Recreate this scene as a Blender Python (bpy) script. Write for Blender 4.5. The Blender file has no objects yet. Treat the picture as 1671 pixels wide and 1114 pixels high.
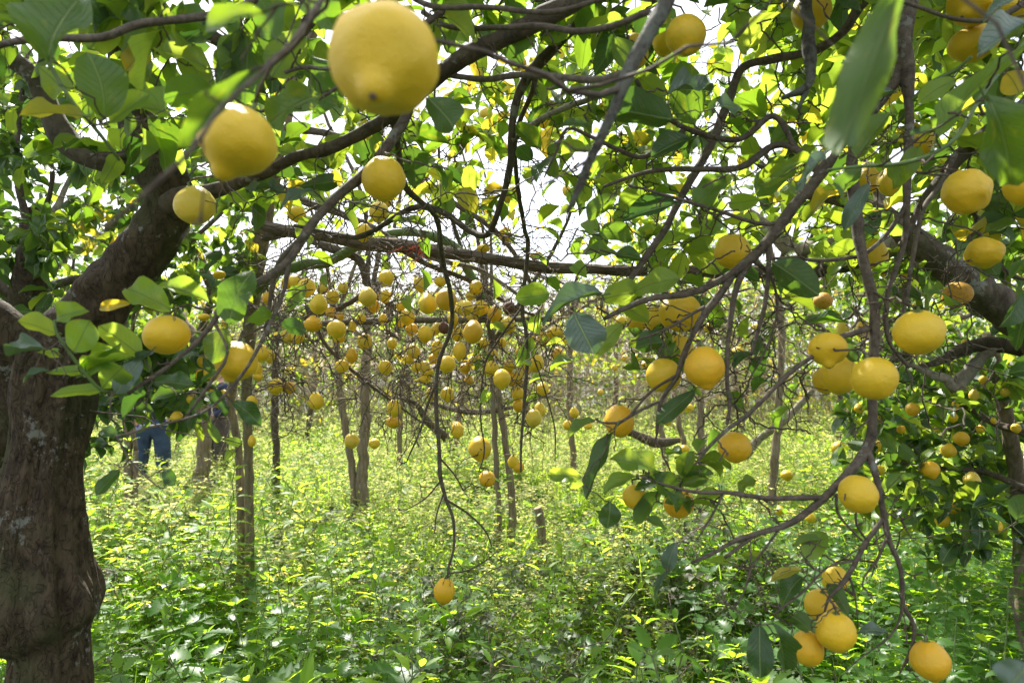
import bpy, bmesh, math, random
import numpy as np
from mathutils import Vector, Matrix, Euler, noise as mnoise

random.seed(7)
rng = np.random.default_rng(7)
scene = bpy.context.scene
COL = scene.collection

# ------------------------------------------------------------------ camera
CAM_H = 1.5
TILT = math.radians(3.0)
cam_data = bpy.data.cameras.new('camera')
cam = bpy.data.objects.new('camera', cam_data)
COL.objects.link(cam)
cam.location = (0, 0, CAM_H)
cam.rotation_euler = (math.radians(90) + TILT, 0, 0)
cam_data.lens = 24.0
cam_data.sensor_width = 36.0
cam_data.clip_start = 0.05
cam_data.clip_end = 3000
cam_data.dof.use_dof = True
cam_data.dof.focus_distance = 1.9
cam_data.dof.aperture_fstop = 5.6
scene.camera = cam

# ------------------------------------------------------------------ light
SUN_EL = math.radians(50)
SUN_AZ = math.radians(-24)          # from +Y towards -X: ahead of the camera, slightly left
sun_data = bpy.data.lights.new('sun', 'SUN')
sun_data.energy = 5.0
sun_data.angle = math.radians(0.53)
sun_data.color = (1.0, 0.955, 0.88)
sun = bpy.data.objects.new('sun', sun_data)
COL.objects.link(sun)
sd = Vector((math.sin(SUN_AZ) * math.cos(SUN_EL), math.cos(SUN_AZ) * math.cos(SUN_EL), math.sin(SUN_EL)))
sun.rotation_euler = sd.to_track_quat('Z', 'Y').to_euler()
sun.location = sd * 30

world = bpy.data.worlds.new('World')
scene.world = world
world.use_nodes = True
wn, wl = world.node_tree.nodes, world.node_tree.links
wn.clear()
sky = wn.new('ShaderNodeTexSky')
sky.sky_type = 'NISHITA'
sky.sun_disc = False
sky.sun_elevation = SUN_EL
sky.sun_rotation = SUN_AZ
sky.air_density = 1.0
sky.dust_density = 3.5
sky.ozone_density = 1.0
wtc = wn.new('ShaderNodeTexCoord')
wns = wn.new('ShaderNodeTexNoise')
wns.inputs['Scale'].default_value = 2.2
wns.inputs['Detail'].default_value = 7
wns.inputs['Roughness'].default_value = 0.55
wrp = wn.new('ShaderNodeValToRGB')
wrp.color_ramp.elements[0].position = 0.36
wrp.color_ramp.elements[0].color = (0, 0, 0, 1)
wrp.color_ramp.elements[1].position = 0.58
wrp.color_ramp.elements[1].color = (1, 1, 1, 1)
wmx = wn.new('ShaderNodeMix')
wmx.data_type = 'RGBA'
wmx.inputs['B'].default_value = (4.9, 5.0, 5.3, 1)      # thin bright cloud
bg = wn.new('ShaderNodeBackground')
bg.inputs['Strength'].default_value = 0.13
wo = wn.new('ShaderNodeOutputWorld')
wl.new(wtc.outputs['Generated'], wns.inputs['Vector'])
wl.new(wns.outputs['Fac'], wrp.inputs['Fac'])
wl.new(wrp.outputs['Color'], wmx.inputs['Factor'])
wl.new(sky.outputs['Color'], wmx.inputs['A'])
wl.new(wmx.outputs['Result'], bg.inputs['Color'])
wl.new(bg.outputs['Background'], wo.inputs['Surface'])

scene.view_settings.view_transform = 'Standard'
scene.view_settings.look = 'None'
scene.view_settings.exposure = 1.47
scene.view_settings.gamma = 1.0
scene.view_settings.use_curve_mapping = False
scene.cycles.max_bounces = 7
scene.cycles.diffuse_bounces = 4
scene.cycles.glossy_bounces = 2
scene.cycles.transmission_bounces = 5
scene.cycles.transparent_max_bounces = 4
scene.cycles.use_denoising = True

# ------------------------------------------------------------------ measuring helpers
F = 1671 * 24.0 / 36.0
_f = np.array([0, math.cos(TILT), math.sin(TILT)])
_u = np.array([0, -math.sin(TILT), math.cos(TILT)])
_r = np.array([1.0, 0, 0])
C0 = np.array([0, 0, CAM_H])


def P(px, py, d):
    """World point d metres ahead of the camera at a measured position of the photograph."""
    return C0 + d * ((px - 835.5) / F * _r + (557 - py) / F * _u + _f)


def proj(p):
    v = np.asarray(p) - C0
    d = v @ _f
    return 835.5 + F * (v @ _r) / d, 557 - F * (v @ _u) / d, d


# ------------------------------------------------------------------ node helpers
def new_mat(name):
    m = bpy.data.materials.new(name)
    m.use_nodes = True
    n, l = m.node_tree.nodes, m.node_tree.links
    n.clear()
    out = n.new('ShaderNodeOutputMaterial')
    return m, n, l, out


def ramp(n, stops):
    r = n.new('ShaderNodeValToRGB')
    e = r.color_ramp.elements
    while len(e) > 1:
        e.remove(e[-1])
    e[0].position = stops[0][0]
    e[0].color = (*stops[0][1], 1)
    for p, c in stops[1:]:
        x = e.new(p)
        x.color = (*c, 1)
    return r


def noise_node(n, l, vec, scale, detail=4, rough=0.55, dist=0.0):
    t = n.new('ShaderNodeTexNoise')
    t.inputs['Scale'].default_value = scale
    t.inputs['Detail'].default_value = detail
    t.inputs['Roughness'].default_value = rough
    t.inputs['Distortion'].default_value = dist
    if vec is not None:
        l.new(vec, t.inputs['Vector'])
    return t


def mixc(n, l, fac, a, b, mode='MIX'):
    m = n.new('ShaderNodeMix')
    m.data_type = 'RGBA'
    m.blend_type = mode
    for sock, v in (('Factor', fac), ('A', a), ('B', b)):
        if isinstance(v, (int, float)):
            m.inputs[sock].default_value = v
        elif isinstance(v, tuple):
            m.inputs[sock].default_value = (*v, 1)
        else:
            l.new(v, m.inputs[sock])
    return m.outputs['Result']


def math_node(n, l, op, a, b=None):
    m = n.new('ShaderNodeMath')
    m.operation = op
    for i, v in enumerate((a, b)):
        if v is None:
            continue
        if isinstance(v, (int, float)):
            m.inputs[i].default_value = v
        else:
            l.new(v, m.inputs[i])
    return m.outputs[0]


# ------------------------------------------------------------------ materials
def bark_material(name, dark, light, lichen=0.0, dist=0.006, stretch=(1, 1, 0.25), scale=28, bump=0.6, lich_col=(0.19, 0.195, 0.165), moss=0.0):
    m, n, l, out = new_mat(name)
    tc = n.new('ShaderNodeTexCoord')
    mp = n.new('ShaderNodeMapping')
    mp.inputs['Scale'].default_value = stretch
    l.new(tc.outputs['Object'], mp.inputs['Vector'])
    a = noise_node(n, l, mp.outputs['Vector'], scale, 8, 0.65, 0.6)
    v = noise_node(n, l, mp.outputs['Vector'], scale * 0.9, 3, 0.5, 1.2)
    vd = math_node(n, l, 'ABSOLUTE', math_node(n, l, 'SUBTRACT', v.outputs['Fac'], 0.5))
    r1 = ramp(n, [(0.3, dark), (0.72, light)])
    l.new(a.outputs['Fac'], r1.inputs['Fac'])
    crack = ramp(n, [(0.0, (0.42, 0.42, 0.42)), (0.03, (1, 1, 1))])
    l.new(vd, crack.inputs['Fac'])
    base = mixc(n, l, 0.5, r1.outputs['Color'], crack.outputs['Color'], 'MULTIPLY')
    big = noise_node(n, l, tc.outputs['Object'], 6, 3)
    if moss:
        mr = ramp(n, [(0.48, (0, 0, 0)), (0.68, (moss, moss, moss))])
        l.new(big.outputs['Fac'], mr.inputs['Fac'])
        base = mixc(n, l, mr.outputs['Color'], base, (0.05, 0.06, 0.02))
    if lichen:
        ln = noise_node(n, l, tc.outputs['Object'], 45, 5, 0.7)
        ln2 = noise_node(n, l, tc.outputs['Object'], 9, 2, 0.5)
        s = math_node(n, l, 'ADD', ln.outputs['Fac'], math_node(n, l, 'MULTIPLY', ln2.outputs['Fac'], 0.8))
        lr = ramp(n, [(1.12 - lichen * 0.3, (0, 0, 0)), (1.17 - lichen * 0.3, (0.85, 0.85, 0.85))])
        s2 = math_node(n, l, 'MULTIPLY', s, 1.0)
        # ramps clamp at 1, so bring the sum into range first
        lr.color_ramp.elements[0].position = 0.60 - lichen * 0.12
        lr.color_ramp.elements[1].position = 0.63 - lichen * 0.12
        s2 = math_node(n, l, 'MULTIPLY', s, 0.55)
        l.new(s2, lr.inputs['Fac'])
        base = mixc(n, l, lr.outputs['Color'], base, lich_col)
    b = n.new('ShaderNodeBsdfPrincipled')
    l.new(base, b.inputs['Base Color'])
    b.inputs['Roughness'].default_value = 0.85
    b.inputs['Specular IOR Level'].default_value = 0.25
    bp = n.new('ShaderNodeBump')
    bp.inputs['Strength'].default_value = bump
    bp.inputs['Distance'].default_value = dist
    h = mixc(n, l, 0.3, a.outputs['Color'], crack.outputs['Color'])
    l.new(h, bp.inputs['Height'])
    l.new(bp.outputs['Normal'], b.inputs['Normal'])
    l.new(b.outputs['BSDF'], out.inputs['Surface'])
    return m


def leaf_material(name, c_dark, c_light, t_a, t_b, trans=0.42, rough=0.38, spot=0.35, veins=True, spec=0.5):
    """Thin leaf: glossy face, matte paler underside, light coming through; colour varies leaf by leaf."""
    m, n, l, out = new_mat(name)
    oi = n.new('ShaderNodeObjectInfo')
    at = n.new('ShaderNodeAttribute')
    at.attribute_name = 'rnd'
    rnd = math_node(n, l, 'FRACT', math_node(n, l, 'ADD', oi.outputs['Random'], at.outputs['Fac']))
    base = mixc(n, l, rnd, c_dark, c_light)
    rnd2 = math_node(n, l, 'FRACT', math_node(n, l, 'MULTIPLY', rnd, 7.31))
    tcol = mixc(n, l, rnd2, t_a, t_b)
    tc = n.new('ShaderNodeTexCoord')
    nz = noise_node(n, l, tc.outputs['Object'], 3.0 if spot else 5, 3, 0.6)
    if spot:
        # yellow chlorotic patches
        sp = ramp(n, [(0.58, (0, 0, 0)), (0.72, (spot, spot, spot))])
        l.new(nz.outputs['Fac'], sp.inputs['Fac'])
        base = mixc(n, l, sp.outputs['Color'], base, (0.28, 0.25, 0.03))
        tcol = mixc(n, l, sp.outputs['Color'], tcol, (0.95, 0.75, 0.04))
    bumpsrc = nz.outputs['Fac']
    if veins:
        uv = n.new('ShaderNodeUVMap')
        sx = n.new('ShaderNodeSeparateXYZ')
        l.new(uv.outputs['UV'], sx.inputs[0])
        au = math_node(n, l, 'ABSOLUTE', math_node(n, l, 'SUBTRACT', sx.outputs['X'], 0.5))
        ph = math_node(n, l, 'SUBTRACT', math_node(n, l, 'MULTIPLY', sx.outputs['Y'], 9.0), math_node(n, l, 'MULTIPLY', au, 6.0))
        fr = math_node(n, l, 'ABSOLUTE', math_node(n, l, 'SUBTRACT', math_node(n, l, 'FRACT', ph), 0.5))
        side = ramp(n, [(0.0, (0.55, 0.55, 0.55)), (0.07, (0, 0, 0))])
        l.new(fr, side.inputs['Fac'])
        mid = ramp(n, [(0.012, (1, 1, 1)), (0.035, (0, 0, 0))])
        l.new(au, mid.inputs['Fac'])
        vein = mixc(n, l, 1.0, side.outputs['Color'], mid.outputs['Color'], 'LIGHTEN')
        vbase = mixc(n, l, 0.8, base, (0.24, 0.32, 0.10))
        base = mixc(n, l, vein, base, vbase)
        vt = mixc(n, l, 0.65, tcol, (0.08, 0.18, 0.02))
        tcol = mixc(n, l, vein, tcol, vt)
        bumpsrc = vein
    geo = n.new('ShaderNodeNewGeometry')
    under = mixc(n, l, 0.35, base, (0.12, 0.18, 0.06))
    colr = mixc(n, l, geo.outputs['Backfacing'], base, under)
    b = n.new('ShaderNodeBsdfPrincipled')
    l.new(colr, b.inputs['Base Color'])
    rr = math_node(n, l, 'ADD', rough, math_node(n, l, 'MULTIPLY', geo.outputs['Backfacing'], 0.3))
    l.new(rr, b.inputs['Roughness'])
    b.inputs['Specular IOR Level'].default_value = spec
    bp = n.new('ShaderNodeBump')
    bp.inputs['Strength'].default_value = 0.7
    bp.inputs['Distance'].default_value = 0.003
    bp.invert = True
    l.new(bumpsrc, bp.inputs['Height'])
    l.new(bp.outputs['Normal'], b.inputs['Normal'])
    t = n.new('ShaderNodeBsdfTranslucent')
    l.new(tcol, t.inputs['Color'])
    mx = n.new('ShaderNodeMixShader')
    mx.inputs[0].default_value = trans
    l.new(b.outputs['BSDF'], mx.inputs[1])
    l.new(t.outputs['BSDF'], mx.inputs[2])
    l.new(mx.outputs[0], out.inputs['Surface'])
    return m


def lemon_material(name, ca, cb, brown=0.0, rough=0.42):
    m, n, l, out = new_mat(name)
    tc = n.new('ShaderNodeTexCoord')
    oi = n.new('ShaderNodeObjectInfo')
    off = n.new('ShaderNodeVectorMath')
    off.operation = 'ADD'
    cmb = n.new('ShaderNodeCombineXYZ')
    l.new(math_node(n, l, 'MULTIPLY', oi.outputs['Random'], 37.0), cmb.inputs[0])
    l.new(tc.outputs['Object'], off.inputs[0])
    l.new(cmb.outputs[0], off.inputs[1])
    vec = off.outputs[0]
    base = mixc(n, l, oi.outputs['Random'], ca, cb)
    n1 = noise_node(n, l, vec, 1.4, 3, 0.5)
    r1 = ramp(n, [(0.35, (0, 0, 0)), (0.75, (0.35, 0.35, 0.35))])
    l.new(n1.outputs['Fac'], r1.inputs['Fac'])
    base = mixc(n, l, r1.outputs['Color'], base, (0.50, 0.39, 0.025))
    # green tinge at the tip
    sx = n.new('ShaderNodeSeparateXYZ')
    l.new(tc.outputs['Object'], sx.inputs[0])
    tipr = ramp(n, [(0.0, (0.5, 0.5, 0.5)), (0.28, (0, 0, 0))])
    l.new(math_node(n, l, 'ADD', math_node(n, l, 'MULTIPLY', sx.outputs['Z'], 0.8), 1.0), tipr.inputs['Fac'])
    base = mixc(n, l, tipr.outputs['Color'], base, (0.34, 0.34, 0.04))
    # blemishes
    n2 = noise_node(n, l, vec, 4.5, 5, 0.75, 0.4)
    r2 = ramp(n, [(0.665 - brown * 0.25, (0, 0, 0)), (0.72 - brown * 0.2, (0.65, 0.65, 0.65))])
    l.new(n2.outputs['Fac'], r2.inputs['Fac'])
    base = mixc(n, l, r2.outputs['Color'], base, (0.20, 0.10, 0.025))
    b = n.new('ShaderNodeBsdfPrincipled')
    l.new(base, b.inputs['Base Color'])
    b.inputs['Roughness'].default_value = rough
    b.inputs['Specular IOR Level'].default_value = 0.45
    b.inputs['Subsurface Weight'].default_value = 0.08
    b.inputs['Subsurface Radius'].default_value = (0.012, 0.008, 0.002)
    b.inputs['Subsurface Scale'].default_value = 0.6
    v = n.new('ShaderNodeTexVoronoi')
    v.inputs['Scale'].default_value = 21
    l.new(vec, v.inputs['Vector'])
    n3 = noise_node(n, l, vec, 3.5, 3)
    hh = math_node(n, l, 'ADD', math_node(n, l, 'MULTIPLY', v.outputs['Distance'], 0.34), math_node(n, l, 'MULTIPLY', n3.outputs['Fac'], 0.35))
    bp = n.new('ShaderNodeBump')
    bp.inputs['Strength'].default_value = 0.35
    bp.inputs['Distance'].default_value = 0.005
    l.new(hh, bp.inputs['Height'])
    l.new(bp.outputs['Normal'], b.inputs['Normal'])
    l.new(b.outputs['BSDF'], out.inputs['Surface'])
    return m


def plain(name, col, rough=0.8, noise_scale=20, var=0.35, metal=0.0):
    m, n, l, out = new_mat(name)
    tc = n.new('ShaderNodeTexCoord')
    nz = noise_node(n, l, tc.outputs['Object'], noise_scale, 5, 0.6)
    d = tuple(c * (1 - var) for c in col)
    h = tuple(min(1, c * (1 + var)) for c in col)
    r = ramp(n, [(0.3, d), (0.7, h)])
    l.new(nz.outputs['Fac'], r.inputs['Fac'])
    b = n.new('ShaderNodeBsdfPrincipled')
    l.new(r.outputs['Color'], b.inputs['Base Color'])
    b.inputs['Roughness'].default_value = rough
    b.inputs['Metallic'].default_value = metal
    bp = n.new('ShaderNodeBump')
    bp.inputs['Strength'].default_value = 0.3
    bp.inputs['Distance'].default_value = 0.003
    l.new(nz.outputs['Fac'], bp.inputs['Height'])
    l.new(bp.outputs['Normal'], b.inputs['Normal'])
    l.new(b.outputs['BSDF'], out.inputs['Surface'])
    return m


M = {}
M['trunk'] = bark_material('old_bark', (0.020, 0.0135, 0.008), (0.105, 0.077, 0.045), lichen=0.26, dist=0.014, stretch=(1, 1, 0.55), scale=48, bump=1.0, moss=0.6)
M['limb'] = bark_material('limb_bark', (0.038, 0.030, 0.021), (0.14, 0.112, 0.08), lichen=0.22, stretch=(1, 1, 0.6), scale=40, bump=0.7, moss=0.3)
M['bark'] = bark_material('branch_bark', (0.05, 0.041, 0.030), (0.165, 0.135, 0.10), lichen=0.12, stretch=(1, 1, 1), scale=70, bump=0.5)
M['twig'] = bark_material('twig_bark', (0.055, 0.043, 0.032), (0.15, 0.12, 0.09), lichen=0.0, stretch=(1, 1, 1), scale=60, bump=0.3)
M['lichen'] = bark_material('lichened_bark', (0.035, 0.032, 0.025), (0.12, 0.11, 0.085), lichen=0.98, stretch=(1, 1, 1), scale=90, bump=1.0, lich_col=(0.10, 0.107, 0.082))
M['pale'] = bark_material('pale_bark', (0.12, 0.10, 0.075), (0.36, 0.32, 0.25), lichen=0.5, stretch=(1, 1, 0.6), scale=40, bump=0.5)
M['straw'] = bark_material('dead_twig', (0.14, 0.105, 0.065), (0.40, 0.32, 0.20), stretch=(1, 1, 1), scale=40, bump=0.3)
M['green_stem'] = plain('green_stem', (0.09, 0.15, 0.035), 0.5, 30, 0.25)
M['post'] = bark_material('pole_wood', (0.10, 0.078, 0.05), (0.30, 0.245, 0.165), lichen=0.1, stretch=(1, 1, 0.08), scale=55, bump=0.9)
M['beam'] = bark_material('stringy_pole_wood', (0.04, 0.031, 0.023), (0.20, 0.16, 0.115), lichen=0.0, stretch=(0.06, 1, 1), scale=75, bump=1.0)
M['cutwood'] = plain('cut_wood', (0.36, 0.27, 0.18), 0.8, 30, 0.25)

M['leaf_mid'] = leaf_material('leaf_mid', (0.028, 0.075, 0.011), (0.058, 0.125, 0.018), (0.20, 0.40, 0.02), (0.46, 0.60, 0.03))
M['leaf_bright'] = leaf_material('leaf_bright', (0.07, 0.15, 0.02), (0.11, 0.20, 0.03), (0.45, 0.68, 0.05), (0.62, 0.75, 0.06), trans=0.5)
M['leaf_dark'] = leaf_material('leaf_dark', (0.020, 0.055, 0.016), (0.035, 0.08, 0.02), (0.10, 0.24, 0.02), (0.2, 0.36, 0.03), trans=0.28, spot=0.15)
M['leaf_yellow'] = leaf_material('leaf_yellow', (0.22, 0.24, 0.03), (0.38, 0.30, 0.03), (0.75, 0.72, 0.05), (0.9, 0.62, 0.04), trans=0.5, spot=0.6)
M['leaf_medium'] = leaf_material('leaf_medium', (0.03, 0.08, 0.012), (0.05, 0.11, 0.016), (0.16, 0.30, 0.015), (0.26, 0.42, 0.02), trans=0.38)
M['leaf_sky_sheen'] = leaf_material('leaf_sky_sheen', (0.05, 0.095, 0.06), (0.085, 0.14, 0.095), (0.10, 0.2, 0.04), (0.16, 0.28, 0.05), trans=0.2, rough=0.42, spot=0.1, spec=0.9)  # paler greyed base paints in the sky's reflection on upturned leaves
LEAFMATS = [M['leaf_mid'], M['leaf_bright'], M['leaf_dark'], M['leaf_yellow'], M['leaf_sky_sheen'], M['leaf_medium']]
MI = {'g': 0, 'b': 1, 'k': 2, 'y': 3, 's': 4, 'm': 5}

M['lemon'] = lemon_material('lemon_peel', (0.72, 0.45, 0.013), (0.72, 0.49, 0.020))
M['lemon_sun'] = lemon_material('sunlit_lemon_peel', (0.80, 0.52, 0.020), (0.80, 0.56, 0.030), rough=0.38)  # brighter copy of the peel: sunlight on the curtain fruit put into its colour
M['lemon_pale'] = lemon_material('pale_lemon_peel', (0.70, 0.52, 0.06), (0.70, 0.50, 0.05))
M['lemon_orange'] = lemon_material('deep_lemon_peel', (0.72, 0.41, 0.012), (0.72, 0.39, 0.012), brown=0.06)
M['lemon_brown'] = lemon_material('spoiled_lemon_peel', (0.60, 0.30, 0.03), (0.55, 0.28, 0.03), brown=0.6, rough=0.6)
M['rotten'] = plain('rotten_peel', (0.11, 0.05, 0.03), 0.8, 8, 0.5)
M['calyx'] = plain('calyx_green', (0.12, 0.17, 0.05), 0.6, 30, 0.3)

M['weed_a'] = leaf_material('nettle_leaf', (0.035, 0.095, 0.022), (0.065, 0.14, 0.03), (0.30, 0.62, 0.03), (0.62, 0.88, 0.04), trans=0.52, rough=0.42, spot=0, veins=False, spec=0.42)
M['weed_b'] = leaf_material('weed_leaf', (0.06, 0.14, 0.012), (0.12, 0.20, 0.018), (0.50, 0.86, 0.035), (0.78, 0.95, 0.06), trans=0.62, rough=0.45, spot=0, veins=False, spec=0.25)
M['weed_c'] = leaf_material('dry_weed', (0.18, 0.22, 0.08), (0.38, 0.36, 0.20), (0.70, 0.84, 0.20), (0.90, 0.88, 0.38), trans=0.58, rough=0.6, spot=0, veins=False, spec=0.2)
M['weed_d'] = leaf_material('dark_weed', (0.025, 0.055, 0.015), (0.055, 0.065, 0.03), (0.14, 0.28, 0.02), (0.30, 0.34, 0.05), trans=0.32, rough=0.55, spot=0, veins=False, spec=0.25)
M['petal'] = plain('yellow_petal', (0.75, 0.62, 0.05), 0.7, 20, 0.15)
M['stem'] = plain('weed_stem', (0.11, 0.15, 0.05), 0.7, 30, 0.3)
M['drystem'] = plain('dry_stem', (0.14, 0.095, 0.075), 0.8, 30, 0.35)


# ------------------------------------------------------------------ objects and tags
def tag(o, label=None, cat=None, group=None, kind=None):
    if label:
        o['label'] = label
    if cat:
        o['category'] = cat
    if group:
        o['group'] = group
    if kind:
        o['kind'] = kind
    return o


def empty(name, loc=(0, 0, 0)):
    o = bpy.data.objects.new(name, None)
    COL.objects.link(o)
    o.location = loc
    o.empty_display_size = 0.1
    return o


def link(name, me, parent=None, loc=(0, 0, 0)):
    o = bpy.data.objects.new(name, me)
    COL.objects.link(o)
    o.location = loc
    if parent is not None:
        o.parent = parent
    return o


def mesh_np(name, V, Q, mats, T=None, smooth=True, matidx=None, uv=None, rnd=None):
    """Mesh from numpy arrays: V (n,3), quads Q (m,4), triangles T (k,3)."""
    me = bpy.data.meshes.new(name)
    V = np.ascontiguousarray(V, dtype=np.float32)
    Q = np.zeros((0, 4), np.int32) if Q is None else np.asarray(Q, np.int32)
    T = np.zeros((0, 3), np.int32) if T is None else np.asarray(T, np.int32)
    nl = Q.size + T.size
    npoly = len(Q) + len(T)
    me.vertices.add(len(V))
    me.vertices.foreach_set('co', V.ravel())
    me.loops.add(nl)
    loops = np.concatenate([Q.ravel(), T.ravel()]).astype(np.int32)
    me.loops.foreach_set('vertex_index', loops)
    me.polygons.add(npoly)
    st = np.concatenate([np.arange(len(Q)) * 4, len(Q) * 4 + np.arange(len(T)) * 3]).astype(np.int32)
    me.polygons.foreach_set('loop_start', st)
    if matidx is not None:
        me.polygons.foreach_set('material_index', np.asarray(matidx, np.int32))
    me.polygons.foreach_set('use_smooth', np.full(npoly, smooth, dtype=bool))
    if uv is not None:
        ul = me.uv_layers.new(name='UVMap')
        ul.data.foreach_set('uv', np.asarray(uv, np.float32)[loops].ravel())
    if rnd is not None:
        a = me.attributes.new('rnd', 'FLOAT', 'POINT')
        a.data.foreach_set('value', np.asarray(rnd, np.float32))
    me.update(calc_edges=True)
    for m in (mats if isinstance(mats, (list, tuple)) else [mats]):
        me.materials.append(m)
    return me


def catmull(pts, step):
    """Resample control rows (x,y,z,r) with a Catmull-Rom spline at about `step` metres."""
    A = np.asarray(pts, float)
    if len(A) < 2:
        return A
    A = np.vstack([2 * A[0] - A[1], A, 2 * A[-1] - A[-2]])
    out = []
    for i in range(1, len(A) - 2):
        p0, p1, p2, p3 = A[i - 1], A[i], A[i + 1], A[i + 2]
        k = max(2, int(np.linalg.norm(p2[:3] - p1[:3]) / step))
        for j in range(k):
            t = j / k
            out.append(0.5 * ((2 * p1) + (-p0 + p2) * t + (2 * p0 - 5 * p1 + 4 * p2 - p3) * t * t + (-p0 + 3 * p1 - 3 * p2 + p3) * t ** 3))
    out.append(A[-2])
    R = np.array(out)
    R[:, 3] = np.maximum(R[:, 3], 0.0006)
    return R


def tube_arrays(R, sides, disp=None, cap=True):
    """Rings along R (k,4) with parallel-transported frames; disp(pos, angle, k) scales the radius."""
    pts, rad = R[:, :3], R[:, 3]
    k = len(R)
    tan = np.gradient(pts, axis=0)
    tan /= np.linalg.norm(tan, axis=1)[:, None] + 1e-12
    ref = np.array([1.0, 0, 0]) if abs(tan[0][0]) < 0.8 else np.array([0, 1.0, 0])
    nrm = np.cross(tan[0], ref)
    nrm /= np.linalg.norm(nrm)
    ang = np.arange(sides) / sides * 2 * np.pi
    V = np.zeros((k, sides, 3))
    for i in range(k):
        nrm = nrm - tan[i] * (nrm @ tan[i])
        nrm /= np.linalg.norm(nrm) + 1e-12
        bn = np.cross(tan[i], nrm)
        dirs = np.cos(ang)[:, None] * nrm + np.sin(ang)[:, None] * bn
        rr = np.full(sides, rad[i])
        if disp is not None:
            rr = rr * disp(pts[i], dirs, i / max(1, k - 1))
        V[i] = pts[i] + dirs * rr[:, None]
    idx = np.arange(k * sides).reshape(k, sides)
    nx = np.roll(idx, -1, axis=1)
    Q = np.stack([idx[:-1], nx[:-1], nx[1:], idx[1:]], axis=-1).reshape(-1, 4)
    V = V.reshape(-1, 3)
    T = None
    if cap:
        V = np.vstack([V, pts[0], pts[-1]])
        c0, c1 = k * sides, k * sides + 1
        T = np.vstack([np.stack([nx[0], idx[0], np.full(sides, c0)], -1), np.stack([idx[-1], nx[-1], np.full(sides, c1)], -1)])
    return V, Q, T


def knob_disp(seed, amp=0.16, freq=1.0):
    def f(p, dirs, t):
        q = p * 35 * freq
        o = np.empty(len(dirs))
        for i, d in enumerate(dirs):
            o[i] = mnoise.noise(Vector((q[0] + d[0] * 1.3 + seed, q[1] + d[1] * 1.3, q[2] + d[2] * 1.3)))
        b = mnoise.noise(Vector((p[0] * 14 + seed, p[1] * 14, p[2] * 14)))
        return 1 + amp * o * 1.4 + amp * max(0, b) * 1.2
    return f


def batch_tubes(Pm, Rm, sides):
    """All tubes at once: Pm (m,k,3), Rm (m,k)."""
    m, k, _ = Pm.shape
    tan = np.gradient(Pm, axis=1)
    tan /= np.linalg.norm(tan, axis=2)[..., None] + 1e-12
    mean = tan.mean(axis=1)
    ref = np.where(np.abs(mean[:, 2:3]) < 0.7, np.array([[0, 0, 1.0]]), np.array([[1.0, 0, 0]]))
    n1 = np.cross(tan, ref[:, None, :])
    n1 /= np.linalg.norm(n1, axis=2)[..., None] + 1e-9
    n2 = np.cross(tan, n1)
    a = np.arange(sides) / sides * 2 * np.pi
    V = Pm[:, :, None, :] + Rm[:, :, None, None] * (np.cos(a)[None, None, :, None] * n1[:, :, None, :] + np.sin(a)[None, None, :, None] * n2[:, :, None, :])
    idx = np.arange(m * k * sides).reshape(m, k, sides)
    nx = np.roll(idx, -1, axis=2)
    Q = np.stack([idx[:, :-1], nx[:, :-1], nx[:, 1:], idx[:, 1:]], axis=-1).reshape(-1, 4)
    return V.reshape(-1, 3), Q


# ------------------------------------------------------------------ leaf shapes
def leaf_template(nl, nw, fold, curl, wave, seed, wmax=0.5, point=1.0, petiole=0.0):
    """Blade of length 1 along +Y, width 1 along X at its widest, face +Z."""
    r = random.Random(seed)
    ph = r.random() * 6
    peak = r.uniform(0.82, 1.25)
    full = r.uniform(0.48, 0.62)
    point = r.uniform(-0.4, 1.0)
    vs, uv = [], []
    us = np.linspace(-1, 1, nw)
    for i in range(nl + 1):
        t = i / nl
        w = math.sin(math.pi * (t ** peak)) ** full * 0.5
        if t > 0.8:
            w *= 1 - point * 0.3 * ((t - 0.8) / 0.2)
        w = max(w, 0.012)
        for u in us:
            x = u * w
            z = abs(u) * w * fold - curl * t * t + wave * abs(u) * math.sin(t * 11 + ph + u) * 0.05 + 0.06 * math.sin(t * 3.1)
            x += 0.05 * math.sin(t * 3 + ph)
            vs.append((x, t, z))
            uv.append((0.5 + u * 0.5 * (w / 0.5), t))
    Q = []
    for i in range(nl):
        for j in range(nw - 1):
            a = i * nw + j
            Q.append((a, a + 1, a + nw + 1, a + nw))
    if petiole:
        b = len(vs)
        for (x, y, z) in ((-0.02, -petiole, -0.01), (0.02, -petiole, -0.01), (0.02, 0.02, 0.0), (-0.02, 0.02, 0.0), (0, -petiole, 0.03), (0, 0.02, 0.03)):
            vs.append((x, y, z))
            uv.append((0.5, 0.0))
        Q += [(b, b + 1, b + 2, b + 3), (b + 1, b + 4, b + 5, b + 2), (b + 4, b, b + 3, b + 5)]
    return np.array(vs), np.array(Q), np.array(uv)


LEAF_HI = [leaf_template(10, 5, random.uniform(0.15, 0.75), random.uniform(-0.08, 0.42), random.uniform(0.8, 2.4), s, petiole=0.12) for s in range(10)]
LEAF_LO = [leaf_template(4, 3, random.uniform(0.2, 0.7), random.uniform(0.0, 0.35), 0.5, s + 50) for s in range(6)]
_leaf_mesh = {}


def leaf_mesh(v, mi, big=False):
    key = (v, mi)
    if key not in _leaf_mesh:
        V, Q, uv = LEAF_HI[v]
        _leaf_mesh[key] = mesh_np('leaf', V, Q, LEAFMATS[mi], uv=uv)
    return _leaf_mesh[key]


def frame_from(dirv, nrm):
    y = dirv / (np.linalg.norm(dirv) + 1e-9)
    x = np.cross(y, nrm)
    nx = np.linalg.norm(x)
    if nx < 1e-4:
        x = np.cross(y, np.array([0.3, 0.8, 0.5]))
        nx = np.linalg.norm(x)
    x /= nx
    z = np.cross(x, y)
    return x, y, z


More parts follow.
